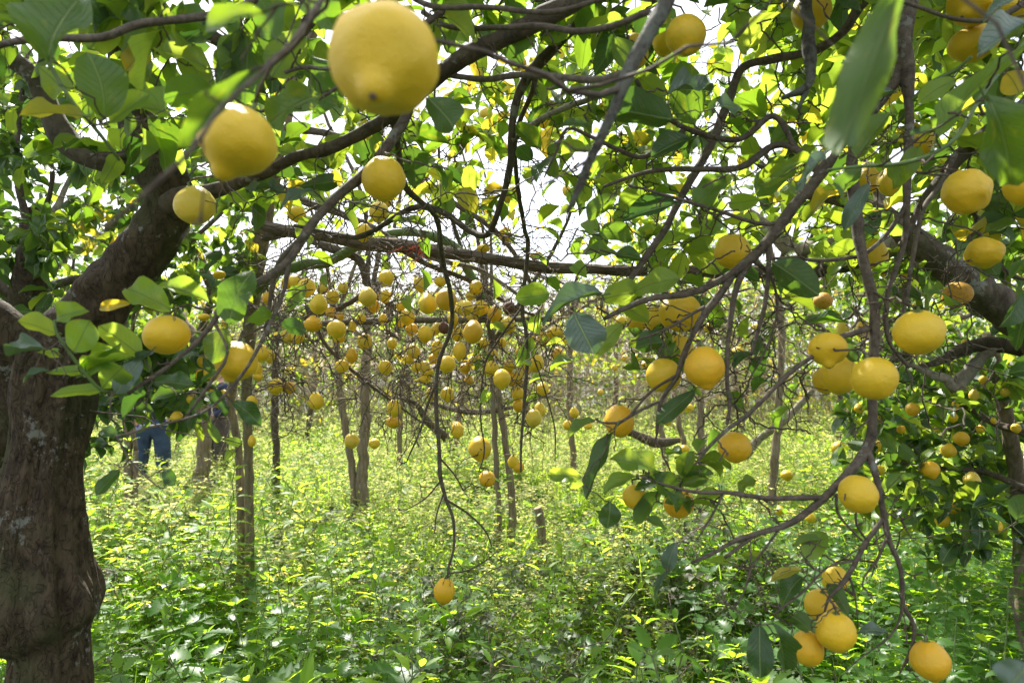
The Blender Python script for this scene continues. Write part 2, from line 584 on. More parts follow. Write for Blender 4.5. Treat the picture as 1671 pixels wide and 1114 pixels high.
def merged_leaves(name, L, templates, mats):
    """L: rows (base3, dir3, nrm3, length, width, mat, rnd) joined to one mesh."""
    if not len(L):
        return None
    A = np.array(L)
    y = A[:, 3:6]
    y = y / (np.linalg.norm(y, axis=1)[:, None] + 1e-9)
    x = np.cross(y, A[:, 6:9])
    x = x / (np.linalg.norm(x, axis=1)[:, None] + 1e-6)
    z = np.cross(x, y)
    Vs, Qs, Us, Ms, Rs = [], [], [], [], []
    off = 0
    pick = (np.arange(len(A)) * 7919) % len(templates)
    for ti, (TV, TQ, TU) in enumerate(templates):
        s = np.nonzero(pick == ti)[0]
        if not len(s):
            continue
        V = (A[s, 0:3][:, None, :] + TV[None, :, 0:1] * (A[s, 10])[:, None, None] * x[s][:, None, :]
             + TV[None, :, 1:2] * (A[s, 9])[:, None, None] * y[s][:, None, :]
             + TV[None, :, 2:3] * (A[s, 9])[:, None, None] * z[s][:, None, :])
        n = len(TV)
        Q = TQ[None] + (np.arange(len(s)) * n)[:, None, None] + off
        Vs.append(V.reshape(-1, 3))
        Qs.append(Q.reshape(-1, 4))
        Us.append(np.tile(TU, (len(s), 1)))
        Ms.append(np.repeat(A[s, 11], len(TQ)))
        Rs.append(np.repeat(A[s, 12], n))
        off += n * len(s)
    return mesh_np(name, np.vstack(Vs), np.vstack(Qs), mats, uv=np.vstack(Us), matidx=np.concatenate(Ms).astype(int), rnd=np.concatenate(Rs))


# ------------------------------------------------------------------ trees
KT = 8


class Tree:
    def __init__(self, name, base, label, cat='tree', group=None, twig_mat='twig'):
        self.root = empty(name, base)
        tag(self.root, label, cat, group)
        self.base = np.array(base, float)
        self.cap = 60000
        self.P = np.zeros((self.cap, 3))
        self.D = np.zeros((self.cap, 3))
        self.R = np.zeros(self.cap)
        self.n = 0
        self.tw_p, self.tw_r = [], []
        self.leaves = []
        self.twig_mat = twig_mat

    def _add_nodes(self, pts, rad):
        k = len(pts)
        tan = np.gradient(pts, axis=0)
        tan /= np.linalg.norm(tan, axis=1)[:, None] + 1e-12
        n = self.n
        if n + k > self.cap:
            return
        self.P[n:n + k], self.D[n:n + k], self.R[n:n + k] = pts, tan, rad
        self.n += k

    def branch(self, rows, mat='bark', name='branch', sides=10, wig=0.25, knob=0.16, step=None, label=None, px=True, disp=None, skel=True):
        """rows: (px, py, depth, radius_px), measured off the photograph, or world (x, y, z, r) with px=False."""
        W = []
        for a in rows:
            if px and len(a) == 4:
                p = P(a[0], a[1], a[2])
                W.append((*p, a[3] * a[2] / F))
            else:
                W.append(a[-4:])
        W = np.array(W, float)
        if mat in ('bark', 'twig') and px:
            W[:, 3] *= 0.86
        rm = W[:, 3].mean()
        st = step or max(0.012, rm * 0.9)
        R = catmull(W, st)
        ph = random.random() * 100
        for i in range(1, len(R) - 1):
            q = R[i, :3] * 9 + ph
            w = wig * max(0.006, R[i, 3])
            R[i, 0] += w * mnoise.noise(Vector(q))
            R[i, 1] += w * mnoise.noise(Vector(q + 31))
            R[i, 2] += w * mnoise.noise(Vector(q + 67))
        V, Q, T = tube_arrays(R, sides, disp or knob_disp(ph, knob))
        me = mesh_np(name, V - self.base, Q, M[mat], T=T)
        o = link(name, me, self.root)
        if label:
            o['label'] = label
        if skel:
            self._add_nodes(R[::2, :3], R[::2, 3])
        return R

    def grow(self, T, rtip=0.0014, leafy=0, up=0.0, bias=0.6, rmax=0.006, droop=0.35, limit=9.0):
        T = np.asarray(T, float)
        n = self.n
        v = T - self.P[:n]
        d = np.linalg.norm(v, axis=1) + 1e-6
        cost = d * (1 + bias * np.clip(v[:, 2] / d, -0.2, 1))
        i = int(np.argmin(cost))
        L = d[i]
        if L > limit:
            return None
        if L < 0.012:
            return np.array([self.P[i]] * KT)
        un = v[i] / L
        d0 = self.D[i]
        if d0 @ un < 0:
            d0 = d0 * 0.0
        t0 = (0.55 * d0 + 0.75 * un + rng.normal(0, 0.18, 3))
        t0 *= L / np.linalg.norm(t0)
        t1 = un + np.array([0, 0, -droop + up])
        t1 *= L / np.linalg.norm(t1)
        t = np.linspace(0, 1, KT)[:, None]
        pts = ((2 * t ** 3 - 3 * t ** 2 + 1) * self.P[i] + (t ** 3 - 2 * t ** 2 + t) * t0 + (-2 * t ** 3 + 3 * t ** 2) * T + (t ** 3 - t ** 2) * t1)
        jit = rng.normal(0, min(0.014 * L ** 0.8 + 0.0006, 0.03 * L), (KT, 3))
        jit[0] = jit[-1] = 0
        pts = pts + jit
        r0 = max(rtip * 1.15, min(self.R[i] * 0.72, rtip + 0.0075 * L, rmax))
        rad = r0 + (rtip - r0) * np.linspace(0, 1, KT) ** 0.8
        self.tw_p.append(pts)
        self.tw_r.append(rad)
        self._add_nodes(pts[1:], rad[1:])
        return pts

    def spurs(self, n, lo=0.02, hi=0.09, r=0.0012):
        """Short dead side twigs along what has grown."""
        if not self.tw_p:
            return
        A = np.array(self.tw_p)
        for _ in range(n):
            a = A[rng.integers(len(A))]
            j = rng.integers(1, KT - 1)
            tan = a[j + 1] - a[j]
            tan /= np.linalg.norm(tan) + 1e-9
            s = rng.normal(0, 1, 3)
            s -= tan * (s @ tan)
            s /= np.linalg.norm(s) + 1e-9
            dv = s * 0.8 + tan * 0.6
            L = rng.uniform(lo, hi)
            t = np.linspace(0, 1, KT)[:, None]
            pts = a[j] + dv * L * t + rng.normal(0, 0.03 * L, (KT, 3)) * t + np.array([0, 0, -0.2 * L]) * t ** 2
            self.tw_p.append(pts)
            self.tw_r.append(np.linspace(r, r * 0.55, KT))

    def knobs(self, n, lo=0.012, hi=0.06, zone=None):
        """Knobbly fruiting spurs along the traced branches."""
        m = self.n
        k = 0
        while k < n:
            i = int(rng.integers(1, m - 1))
            p = self.P[i]
            if zone is not None:
                x, y, d = proj(p)
                if not (zone[0] < x < zone[2] and zone[1] < y < zone[3]):
                    k += 0.01
                    continue
            k += 1
            tan = self.D[i]
            s = rng.normal(0, 1, 3)
            s -= tan * (s @ tan)
            s /= np.linalg.norm(s) + 1e-9
            L = rng.uniform(lo, hi)
            r = min(self.R[i] * 0.6, rng.uniform(0.0011, 0.0019))
            t = np.linspace(0, 1, KT)[:, None]
            pts = p + (s * 0.9 + tan * rng.uniform(0.2, 0.9)) * L * t + rng.normal(0, 0.05 * L, (KT, 3)) * t
            rad = np.linspace(r, r * 0.7, KT)
            rad[-2] = r * 1.35
            rad[-1] = r * 0.8
            self.tw_p.append(pts)
            self.tw_r.append(rad)
            for q in range(rng.integers(0, 3)):
                j = rng.integers(2, KT - 1)
                s2 = rng.normal(0, 1, 3)
                s2 /= np.linalg.norm(s2)
                pts2 = pts[j] + s2 * L * rng.uniform(.15, .4) * t
                rad2 = np.full(KT, r * 0.8)
                rad2[-2] = r * 1.2
                self.tw_p.append(pts2)
                self.tw_r.append(rad2)

    def leaf(self, base, tip, wid, mat='g', nrm=None, v=None):
        base, tip = np.asarray(base, float), np.asarray(tip, float)
        d = tip - base
        if nrm is None:
            nrm = np.array([0, 0, 1.0]) + rng.normal(0, 0.5, 3)
        self.leaves.append((*base, *d, *nrm, np.linalg.norm(d), wid, MI[mat], rng.random(), -1 if v is None else v))

    def leaf_spray(self, pts, n, size=0.075, mats='gggbk', spread=1.0):
        for k in range(n):
            u = rng.uniform(0.35, 1.0) * (KT - 1)
            j = min(KT - 2, int(u))
            b = pts[j] + (pts[j + 1] - pts[j]) * (u - j)
            tan = pts[j + 1] - pts[j]
            tan /= np.linalg.norm(tan) + 1e-9
            s = rng.normal(0, 1, 3)
            s /= np.linalg.norm(s)
            dv = tan * 0.5 + s * spread + np.array([0, 0, -0.12])
            dv /= np.linalg.norm(dv)
            L = size * rng.uniform(0.65, 1.3)
            nrm = np.array([0, 0, 1.0]) + rng.normal(0, 0.55, 3)
            b = b + dv * L * 0.1
            self.leaves.append((*b, *(dv * L), *nrm, L, L * rng.uniform(0.46, 0.64), MI[random.choice(mats)], rng.random(), -1))

    def finish(self, n_parts=300, min_px=10, lo=True, leafname='leaf'):
        if self.tw_p:
            V, Q = batch_tubes(np.array(self.tw_p), np.array(self.tw_r), 5)
            o = link('twigs', mesh_np('twigs', V - self.base, Q, M[self.twig_mat]), self.root)
            o['kind'] = 'stuff'
        if not self.leaves:
            return
        A = np.array(self.leaves)
        c = A[:, 0:3] + A[:, 3:6] * 0.5 - C0
        d = c @ _f
        dd = np.maximum(d, 0.05)
        x = 835.5 + F * (c @ _r) / dd
        y = 557 - F * (c @ _u) / dd
        size = F * A[:, 9] / dd
        ok = (d > 0.1) & (x > -10) & (x < 1681) & (y > -10) & (y < 1124) & (size > min_px)
        score = np.where(ok, size, 0)
        score = score + (A[:, 13] >= 0) * 1e6
        order = np.argsort(-score)
        sel = [i for i in order[:n_parts] if score[i] > 0]
        selset = np.zeros(len(A), bool)
        for i in sel:
            selset[i] = True
            a = A[i]
            X, Y, Z = frame_from(a[3:6], a[6:9])
            me = leaf_mesh(int(a[13]) if a[13] >= 0 else int(a[12] * 997) % len(LEAF_HI), int(a[11]))
            o = bpy.data.objects.new(leafname, me)
            COL.objects.link(o)
            o.parent = self.root
            b = a[0:3] - self.base
            o.matrix_local = Matrix(((X[0] * a[10], Y[0] * a[9], Z[0] * a[9], b[0]), (X[1] * a[10], Y[1] * a[9], Z[1] * a[9], b[1]), (X[2] * a[10], Y[2] * a[9], Z[2] * a[9], b[2]), (0, 0, 0, 1)))
        rest = A[~selset]
        if len(rest):
            rest = rest.copy()
            rest[:, 0:3] -= self.base
            me = merged_leaves('foliage', rest[:, :13], LEAF_LO, LEAFMATS)
            o = link('foliage', me, self.root)
            o['kind'] = 'stuff'


def region_targets(rects):
    """rects: (x0,y0,x1,y1,d0,d1,n,leaves,size,mats): cluster positions inside a volume of the scene."""
    out = []
    for (x0, y0, x1, y1, d0, d1, n, nl, size, mats) in rects:
        for _ in range(n):
            p = P(rng.uniform(x0, x1), rng.uniform(y0, y1), rng.uniform(d0, d1))
            if p[2] < 0.35:
                continue
            out.append((p, nl, size, mats))
    return out


def populate(tree, targets, **kw):
    if tree.n == 0:
        return
    base = tree.P[:tree.n].copy()
    key = [np.min(np.linalg.norm(base - t[0], axis=1)) for t in targets]
    for i in np.argsort(key):
        p, nl, size, mats = targets[i]
        pts = tree.grow(p, **kw)
        if pts is not None and nl:
            k = int(nl * rng.uniform(0.6, 1.4) + rng.random())
            if k:
                tree.leaf_spray(pts, k, size, mats)

# ------------------------------------------------------------------ ground and far land
def ground_h(x, y):
    return 0.03 * math.sin(x * 0.9 + 1) * math.cos(y * 0.7) + 0.02 * math.sin(x * 2.3 + y * 1.7)


def build_ground():
    m, n, l, out = new_mat('ground_soil')
    tc = n.new('ShaderNodeTexCoord')
    a = noise_node(n, l, tc.outputs['Object'], 3.0, 8, 0.65)
    b2 = noise_node(n, l, tc.outputs['Object'], 28.0, 6, 0.7)
    r1 = ramp(n, [(0.35, (0.045, 0.036, 0.022)), (0.6, (0.05, 0.075, 0.02)), (0.75, (0.09, 0.11, 0.035))])
    l.new(a.outputs['Fac'], r1.inputs['Fac'])
    r2 = ramp(n, [(0.35, (0.35, 0.35, 0.35)), (0.65, (1, 1, 1))])
    l.new(b2.outputs['Fac'], r2.inputs['Fac'])
    c = mixc(n, l, 0.8, r1.outputs['Color'], r2.outputs['Color'], 'MULTIPLY')
    b = n.new('ShaderNodeBsdfPrincipled')
    l.new(c, b.inputs['Base Color'])
    b.inputs['Roughness'].default_value = 0.95
    bp = n.new('ShaderNodeBump')
    bp.inputs['Strength'].default_value = 0.8
    bp.inputs['Distance'].default_value = 0.03
    l.new(b2.outputs['Fac'], bp.inputs['Height'])
    l.new(bp.outputs['Normal'], b.inputs['Normal'])
    l.new(b.outputs['BSDF'], out.inputs['Surface'])
    xs = np.concatenate([np.linspace(-600, -16, 12), np.linspace(-15, 15, 120), np.linspace(16, 600, 12)])
    ys = np.concatenate([np.linspace(-600, -4, 8), np.linspace(-3, 26, 110), np.linspace(28, 900, 14)])
    V = np.array([(x, y, ground_h(x, y) if abs(x) < 16 and -4 < y < 27 else 0.0) for y in ys for x in xs])
    nx, ny = len(xs), len(ys)
    idx = np.arange(nx * ny).reshape(ny, nx)
    Q = np.stack([idx[:-1, :-1], idx[:-1, 1:], idx[1:, 1:], idx[1:, :-1]], -1).reshape(-1, 4)
    o = link('ground', mesh_np('ground', V, Q, m))
    o['kind'] = 'structure'


build_ground()


# ------------------------------------------------------------------ undergrowth prototypes
class Builder:
    def __init__(self):
        self.v, self.q, self.t, self.qm, self.tm = [], [], [], [], []

    def tube(self, pts, r0, r1, mat, sides=4):
        R = np.array([(*p, r0 + (r1 - r0) * i / max(1, len(pts) - 1)) for i, p in enumerate(pts)])
        V, Q, T = tube_arrays(R, sides, cap=False)
        o = len(self.v)
        self.v += [tuple(a) for a in V]
        self.q += [tuple(int(k) + o for k in a) for a in Q]
        self.qm += [mat] * len(Q)

    def serrated(self, base, d, nrm, L, W, teeth, mat, fold=0.25, curl=0.25, heart=0.9, lobes=0.17):
        """Toothed nettle-type leaf: outline zigzags, blade folded on the midrib and drooping."""
        x, y, z = frame_from(np.asarray(d, float), np.asarray(nrm, float))
        base = np.asarray(base, float)
        o = len(self.v)
        n = teeth * 2
        rows = []
        for i in range(n + 1):
            t = i / n
            w = 0.5 * W * (math.sin(math.pi * min(1, t * 0.93 + 0.10)) ** heart) * (1 - 0.25 * t)
            if i in (0,):
                w *= 0.35
            if i == n:
                w = 0.001
            if i % 2 == 1:
                w *= 1 + lobes
                tt = t + 0.5 / n
            else:
                w *= 1 - lobes
                tt = t
            for s in (-1, 0, 1):
                yy = (t if s == 0 else min(1.0, tt)) * L
                zz = abs(s) * w * fold - curl * L * t * t
                p = base + x * (s * w) + y * yy + z * zz
                self.v.append(tuple(p))
        for i in range(n):
            a = o + i * 3
            self.q += [(a, a + 1, a + 4, a + 3), (a + 1, a + 2, a + 5, a + 4)]
            self.qm += [mat, mat]

    def simple(self, base, d, nrm, L, W, mat, curl=0.2):
        x, y, z = frame_from(np.asarray(d, float), np.asarray(nrm, float))
        base = np.asarray(base, float)
        o = len(self.v)
        for t, w, zz in ((0, 0.08, 0), (0.35, 1, 0.1), (0.7, 0.8, 0.02), (1, 0.03, -0.12)):
            for s in (-1, 0, 1):
                p = base + x * (s * w * W * 0.5) + y * (t * L) + z * (zz * L - curl * L * t * t + abs(s) * w * W * 0.12)
                self.v.append(tuple(p))
        for i in range(3):
            a = o + i * 3
            self.q += [(a, a + 1, a + 4, a + 3), (a + 1, a + 2, a + 5, a + 4)]
            self.qm += [mat, mat]

    def mesh(self, name, mats):
        return mesh_np(name, np.array(self.v), np.array(self.q), mats, matidx=np.array(self.qm))


def stalk(h, lean, seed, n=7, wob=0.02):
    r = random.Random(seed)
    ax, ay = r.uniform(-lean, lean), r.uniform(-lean, lean)
    return [np.array([ax * (i / n) ** 1.5 * h + r.uniform(-wob, wob) * (i > 0), ay * (i / n) ** 1.5 * h + r.uniform(-wob, wob) * (i > 0), h * i / n]) for i in range(n + 1)]


def nettle(seed, h=0.5, leafL=0.07, pairs=8, teeth=8, ratio=(0.55, 0.72), lobes=0.2, heart=0.9):
    r = random.Random(seed)
    b = Builder()
    st = stalk(h, 0.25, seed, pairs)
    b.tube(st, 0.0025, 0.0012, 1)
    for i in range(1, pairs + 1):
        p = st[i]
        t = i / pairs
        L = leafL * (0.55 + 0.75 * math.sin(math.pi * (0.15 + 0.75 * t))) * r.uniform(0.8, 1.2)
        if i == pairs:
            L *= 0.6
        a0 = (i % 2) * math.pi / 2 + r.uniform(-0.3, 0.3)
        for k in range(2 if i < pairs else 4):
            a = a0 + k * (math.pi if i < pairs else math.pi / 2)
            up = 0.25 + 0.5 * (t > 0.9) - 0.25 * (t < 0.5)
            d = np.array([math.cos(a), math.sin(a), up])
            q = p + d * L * 0.25
            b.tube([p, q], 0.0009, 0.0007, 1, 3)
            b.serrated(q, d, (r.uniform(-.35, .35), r.uniform(-.35, .35), 1), L, L * r.uniform(*ratio), teeth, 0, r.uniform(.1, .35), r.uniform(.1, .4), heart, lobes)
    return b


def bushy(seed, h=0.35, L0=0.035, n=46, ratio=0.38):
    r = random.Random(seed)
    b = Builder()
    for s in range(4):
        st = stalk(h * r.uniform(0.6, 1.05), 0.7, seed * 9 + s, 6, 0.012)
        b.tube(st, 0.0016, 0.0008, 1, 3)
        for i in range(n // 4):
            u = r.uniform(0.25, 1) * 6
            j = min(5, int(u))
            p = st[j] + (st[j + 1] - st[j]) * (u - j)
            a = r.uniform(0, 6.28)
            L = L0 * r.uniform(0.6, 1.3)
            d = np.array([math.cos(a), math.sin(a), r.uniform(-0.1, 0.9)])
            b.simple(p, d, (r.uniform(-.5, .5), r.uniform(-.5, .5), 1), L, L * ratio * r.uniform(0.8, 1.3), 0)
    return b


def wispy(seed, h=0.4, flowers=0):
    """Thin flowering stems with tiny leaves and seed heads."""
    r = random.Random(seed)
    b = Builder()
    for s in range(7):
        hh = h * r.uniform(0.55, 1.15)
        st = stalk(hh, 0.6, seed * 13 + s, 5, 0.012)
        b.tube(st, 0.0013, 0.0006, 1, 3)
        for i in range(9):
            u = r.uniform(0.1, 1) * 5
            j = min(4, int(u))
            p = st[j] + (st[j + 1] - st[j]) * (u - j)
            a = r.uniform(0, 6.28)
            L = r.uniform(0.012, 0.028)
            b.simple(p, (math.cos(a), math.sin(a), r.uniform(0, 1.2)), (r.uniform(-.6, .6), r.uniform(-.6, .6), 1), L, L * 0.5, 0)
        top = st[-1]
        for i in range(6):
            a = r.uniform(0, 6.28)
            d = np.array([math.cos(a) * 0.7, math.sin(a) * 0.7, r.uniform(0.3, 1.1)])
            q = top + d * r.uniform(0.01, 0.035)
            m = 2 if r.random() < flowers else 0
            L = 0.011 if m == 2 else 0.012
            for k in range(3):
                aa = a + k * 2.1
                b.simple(q, (math.cos(aa), math.sin(aa), 0.6), (0, 0, 1), L, L * 0.8, m)
    return b


def grassy(seed, h=0.38):
    r = random.Random(seed)
    b = Builder()
    for i in range(16):
        a = r.uniform(0, 6.28)
        L = h * r.uniform(0.5, 1.1)
        o = np.array([r.uniform(-.04, .04), r.uniform(-.04, .04), 0])
        out = r.uniform(0.1, 0.55)
        d = np.array([math.cos(a), math.sin(a), 0])
        pts = [o + d * out * L * t ** 2 + np.array([0, 0, L * (t - 0.25 * out * t * t)]) for t in np.linspace(0, 1, 5)]
        side = np.array([-math.sin(a), math.cos(a), 0])
        base = len(b.v)
        for j, p in enumerate(pts):
            w = 0.004 * (1 - (j / 4) ** 2) + 0.0004
            b.v += [tuple(p - side * w), tuple(p + side * w)]
        for j in range(4):
            k = base + j * 2
            b.q.append((k, k + 1, k + 3, k + 2))
            b.qm.append(0)
    return b


def broadleaf(seed, L0=0.12):
    r = random.Random(seed)
    b = Builder()
    for i in range(7):
        a = i * 2.4 + r.uniform(-.3, .3)
        L = L0 * r.uniform(0.7, 1.2)
        d = np.array([math.cos(a), math.sin(a), r.uniform(0.3, 0.9)])
        p0 = np.zeros(3)
        p1 = d * L * 0.9 + np.array([0, 0, 0.12])
        b.tube([p0, p1 * 0.5 + np.array([0, 0, 0.03]), p1], 0.002, 0.0015, 1, 3)
        b.serrated(p1, d * np.array([1, 1, 0.2]), (r.uniform(-.4, .4), r.uniform(-.4, .4), 1), L, L * 0.85, 5, 0, 0.2, 0.3, 0.7, 0.12)
    return b


def bramble(seed, h=0.45):
    """Arching dry canes with a few small dark leaves."""
    r = random.Random(seed)
    b = Builder()
    for s in range(4):
        a = r.uniform(0, 6.28)
        R_ = r.uniform(0.2, 0.45)
        hh = h * r.uniform(0.7, 1.1)
        pts = [np.array([math.cos(a) * R_ * t + r.uniform(-.012, .012), math.sin(a) * R_ * t + r.uniform(-.012, .012), hh * math.sin(math.pi * min(1, t * 0.75)) ** 0.8]) for t in np.linspace(0.02, 1, 9)]
        b.tube(pts, 0.0022, 0.001, 1, 4)
        for i in range(22):
            j = r.randint(2, 8)
            p = pts[j] + np.array([r.uniform(-.02, .02) for _ in range(3)])
            aa = r.uniform(0, 6.28)
            L = r.uniform(0.02, 0.042)
            b.simple(p, (math.cos(aa), math.sin(aa), r.uniform(-.2, .8)), (r.uniform(-.6, .6), r.uniform(-.6, .6), 1), L, L * 0.62, 0)
        for i in range(7):
            j = r.randint(1, 7)
            q = pts[j] + np.array([r.uniform(-.07, .07), r.uniform(-.07, .07), r.uniform(0, .08)])
            b.tube([pts[j], (pts[j] + q) / 2 + 0.006, q], 0.0011, 0.0007, 1, 3)
    return b


def proto_collection(name, builders, mats):
    c = bpy.data.collections.new(name)
    for i, b in enumerate(builders):
        o = bpy.data.objects.new(f'{name}_plant', b.mesh(f'{name}_plant', mats))
        c.objects.link(o)
    return c


def scatter(name, coll, n_proto, pts, scl, label, tilt=0.18, cat='weeds'):
    """One undergrowth object: a point mesh whose points each carry a whole plant."""
    pts = np.array(pts)
    n = len(pts)
    scl = [s * (1 + 0.55 * patch(q[0], q[1], 0.9, 91) + 0.35 * patch(q[0], q[1], 2.6, 17)) for s, q in zip(scl, pts)]
    me = bpy.data.meshes.new(name)
    me.vertices.add(n)
    me.vertices.foreach_set('co', pts.astype(np.float32).ravel())
    rot = np.stack([rng.normal(0, tilt, n), rng.normal(0, tilt, n), rng.uniform(0, 6.283, n)], -1)
    a = me.attributes.new('rot', 'FLOAT_VECTOR', 'POINT')
    a.data.foreach_set('vector', rot.astype(np.float32).ravel())
    a = me.attributes.new('scl', 'FLOAT', 'POINT')
    a.data.foreach_set('value', np.asarray(scl, np.float32))
    a = me.attributes.new('idx', 'INT', 'POINT')
    a.data.foreach_set('value', rng.integers(0, n_proto, n).astype(np.int32))
    o = link(name, me)
    tag(o, label, cat, None, 'stuff')
    ng = bpy.data.node_groups.new(name, 'GeometryNodeTree')
    ng.interface.new_socket('Geometry', in_out='INPUT', socket_type='NodeSocketGeometry')
    ng.interface.new_socket('Geometry', in_out='OUTPUT', socket_type='NodeSocketGeometry')
    N, Lk = ng.nodes, ng.links
    gi, go = N.new('NodeGroupInput'), N.new('NodeGroupOutput')
    iop = N.new('GeometryNodeInstanceOnPoints')
    ci = N.new('GeometryNodeCollectionInfo')
    ci.inputs['Collection'].default_value = coll
    ci.inputs['Separate Children'].default_value = True
    ci.inputs['Reset Children'].default_value = True
    iop.inputs['Pick Instance'].default_value = True

    def attr(nm, ty):
        q = N.new('GeometryNodeInputNamedAttribute')
        q.data_type = ty
        q.inputs['Name'].default_value = nm
        return q.outputs['Attribute']
    e2r = N.new('FunctionNodeEulerToRotation')
    Lk.new(attr('rot', 'FLOAT_VECTOR'), e2r.inputs[0])
    Lk.new(gi.outputs[0], iop.inputs['Points'])
    Lk.new(ci.outputs[0], iop.inputs['Instance'])
    Lk.new(attr('idx', 'INT'), iop.inputs['Instance Index'])
    Lk.new(e2r.outputs[0], iop.inputs['Rotation'])
    Lk.new(attr('scl', 'FLOAT'), iop.inputs['Scale'])
    Lk.new(iop.outputs[0], go.inputs[0])
    md = o.modifiers.new('scatter', 'NODES')
    md.node_group = ng
    return o


def patch(x, y, s=0.6, o=0.0):
    return mnoise.noise(Vector((x * s + o, y * s, o)))


def sample(y0, y1, dens, test=None, margin=0.6, seed=0):
    """Positions between two distances inside the visible wedge (plus a margin)."""
    out = []
    ny = max(1, int((y1 - y0) / 0.25))
    for i in range(ny):
        ya, yb = y0 + (y1 - y0) * i / ny, y0 + (y1 - y0) * (i + 1) / ny
        half = 0.78 * yb + margin
        n = rng.poisson(dens * (yb - ya) * 2 * half)
        for _ in range(n):
            x, y = rng.uniform(-half, half), rng.uniform(ya, yb)
            if test is None or test(x, y):
                out.append((x, y, ground_h(x, y) - 0.01))
    return out


nettles_c = proto_collection('nettle', [nettle(s, h, L, p, 6, lobes=.28) for s, h, L, p in ((1, .5, .096, 7), (2, .56, .08, 8), (3, .42, .098, 6), (4, .6, .075, 9), (5, .47, .088, 7), (6, .38, .07, 7))], [M['weed_a'], M['stem']])
merc_c = proto_collection('mercury', [nettle(s, h, L, p, 5, (.30, .40), .08, 1.0) for s, h, L, p in ((61, .5, .06, 13), (62, .58, .052, 15), (63, .42, .064, 11), (64, .52, .045, 15))], [M['weed_b'], M['stem']])
low_c = proto_collection('low_weed', [bushy(s, h, L, 52, q) for s, h, L, q in ((11, .34, .034, .4), (12, .40, .030, .35), (13, .28, .038, .5), (14, .45, .032, .33), (15, .32, .026, .55))], [M['weed_b'], M['stem']])
wisp_c = proto_collection('flowering_weed', [wispy(s, h, f) for s, h, f in ((21, .42, .15), (22, .36, .0), (23, .48, .25), (24, .33, .1))], [M['weed_c'], M['stem'], M['petal']])
grass_c = proto_collection('grass_tuft', [grassy(s, h) for s, h in ((31, .36), (32, .45), (33, .3))], [M['weed_b'], M['stem']])
broad_c = proto_collection('broad_weed', [broadleaf(s, L) for s, L in ((41, .11), (42, .15), (43, .09))], [M['weed_b'], M['stem']])
bram_c = proto_collection('bramble_cane', [bramble(s, h) for s, h in ((51, .45), (52, .38), (53, .52))], [M['weed_d'], M['drystem']])


def near_tall(y):
    return 1.0


# nettles: thick in the foreground, thickest to the right; brambles in the middle foreground
pn = sample(0.9, 4.6, 50, lambda x, y: rng.random() < 0.42 + 0.5 * patch(x, y, 0.9, 3) + (0.4 if x > 0.3 else 0) - (0.45 if (-0.1 < x < 0.9 and 2.6 < y < 4) else 0))
pt = [q for q in sample(2.1, 4.4, 62) if q[0] > 0.75 + 0.16 * q[1]]
tall_c = proto_collection('tall_nettle', [nettle(s, h, L, p, 7, lobes=.16) for s, h, L, p in ((71, .86, .062, 15), (72, .95, .068, 16), (73, .78, .058, 14), (74, .9, .055, 17))], [M['weed_a'], M['stem']])
scatter('tall_nettles', tall_c, 4, pt, [min(1.0, rng.uniform(.72, .98) * (0.72 + 0.3 * min(1, max(0, q[0] - .8 - .16 * q[1]) / .6))) for q in pt], 'taller shaded nettles banked up along the right side under the leafy tree')
scatter('nettles', nettles_c, 6, pn, [rng.uniform(0.75, 1.25) * (1.05 if p[0] > 0.3 and p[1] < 3.2 else 0.9) for p in pn], 'thick bed of toothed nettles covering the near orchard floor')
pm = sample(1.2, 5.0, 46, lambda x, y: rng.random() < 0.55 + 0.6 * patch(x, y, 0.8, 7) - (0.45 if x > 0.5 else 0)) + sample(5, 9, 18, lambda x, y: patch(x, y, 0.8, 7) > -0.1)
scatter('mercury', merc_c, 4, pm, [rng.uniform(0.7, 1.45) for p in pm], 'upright narrow leaved green weeds, thickest between the old trunk and the twin stem')
pl = sample(2.6, 5.5, 34, lambda x, y: patch(x, y, 0.8, 11) > -0.25) + sample(5.5, 11, 42, lambda x, y: patch(x, y, 0.6, 11) > -0.3) + sample(11, 19, 16)
scatter('low_weeds', low_c, 5, pl, [rng.uniform(0.8, 1.25) * (1 if p[1] < 11 else 1.5) for p in pl], 'small leaved yellow green weeds growing between the nettles and the poles')
pw = sample(3.4, 7, 34, lambda x, y: patch(x, y, 0.7, 23) > -0.2) + sample(7, 12, 30) + sample(12, 20, 12)
scatter('flowering_weeds', wisp_c, 4, pw, [rng.uniform(0.8, 1.3) * (1 if p[1] < 12 else 1.4) for p in pw], 'wispy pale stems with tiny yellow flowers under the far lemon trees')
pg = sample(2.5, 6, 12, lambda x, y: patch(x, y, 1.2, 31) > 0.0) + sample(6, 16, 9)
scatter('grass', grass_c, 3, pg, [rng.uniform(0.7, 1.3) for p in pg], 'thin green grass blades among the weeds', cat='grass')
pb = sample(2.2, 7, 2.6, lambda x, y: patch(x, y, 0.9, 43) > 0.0) + sample(7, 13, 1.4)
scatter('broad_weeds', broad_c, 3, pb, [rng.uniform(0.8, 1.5) for p in pb], 'broad soft green leaves poking out of the weeds')
pk = sample(2.4, 4.4, 22, lambda x, y: -0.4 < x < 1.2 and 2.6 < y < 4.4 and patch(x, y, 1.0, 53) > -0.25) + sample(2, 6, 2)
scatter('brambles', bram_c, 3, pk, [rng.uniform(0.8, 1.15) for p in pk], 'dry purplish bramble canes with small dark leaves in the middle foreground')

# ------------------------------------------------------------------ LEFT TREE (near)
zt = P(82, 1114, 1.5)
tl = Tree('lemon_tree', (zt[0], zt[1], 0), 'thick old lemon tree with swollen graft on the trunk and arching lichened limbs')


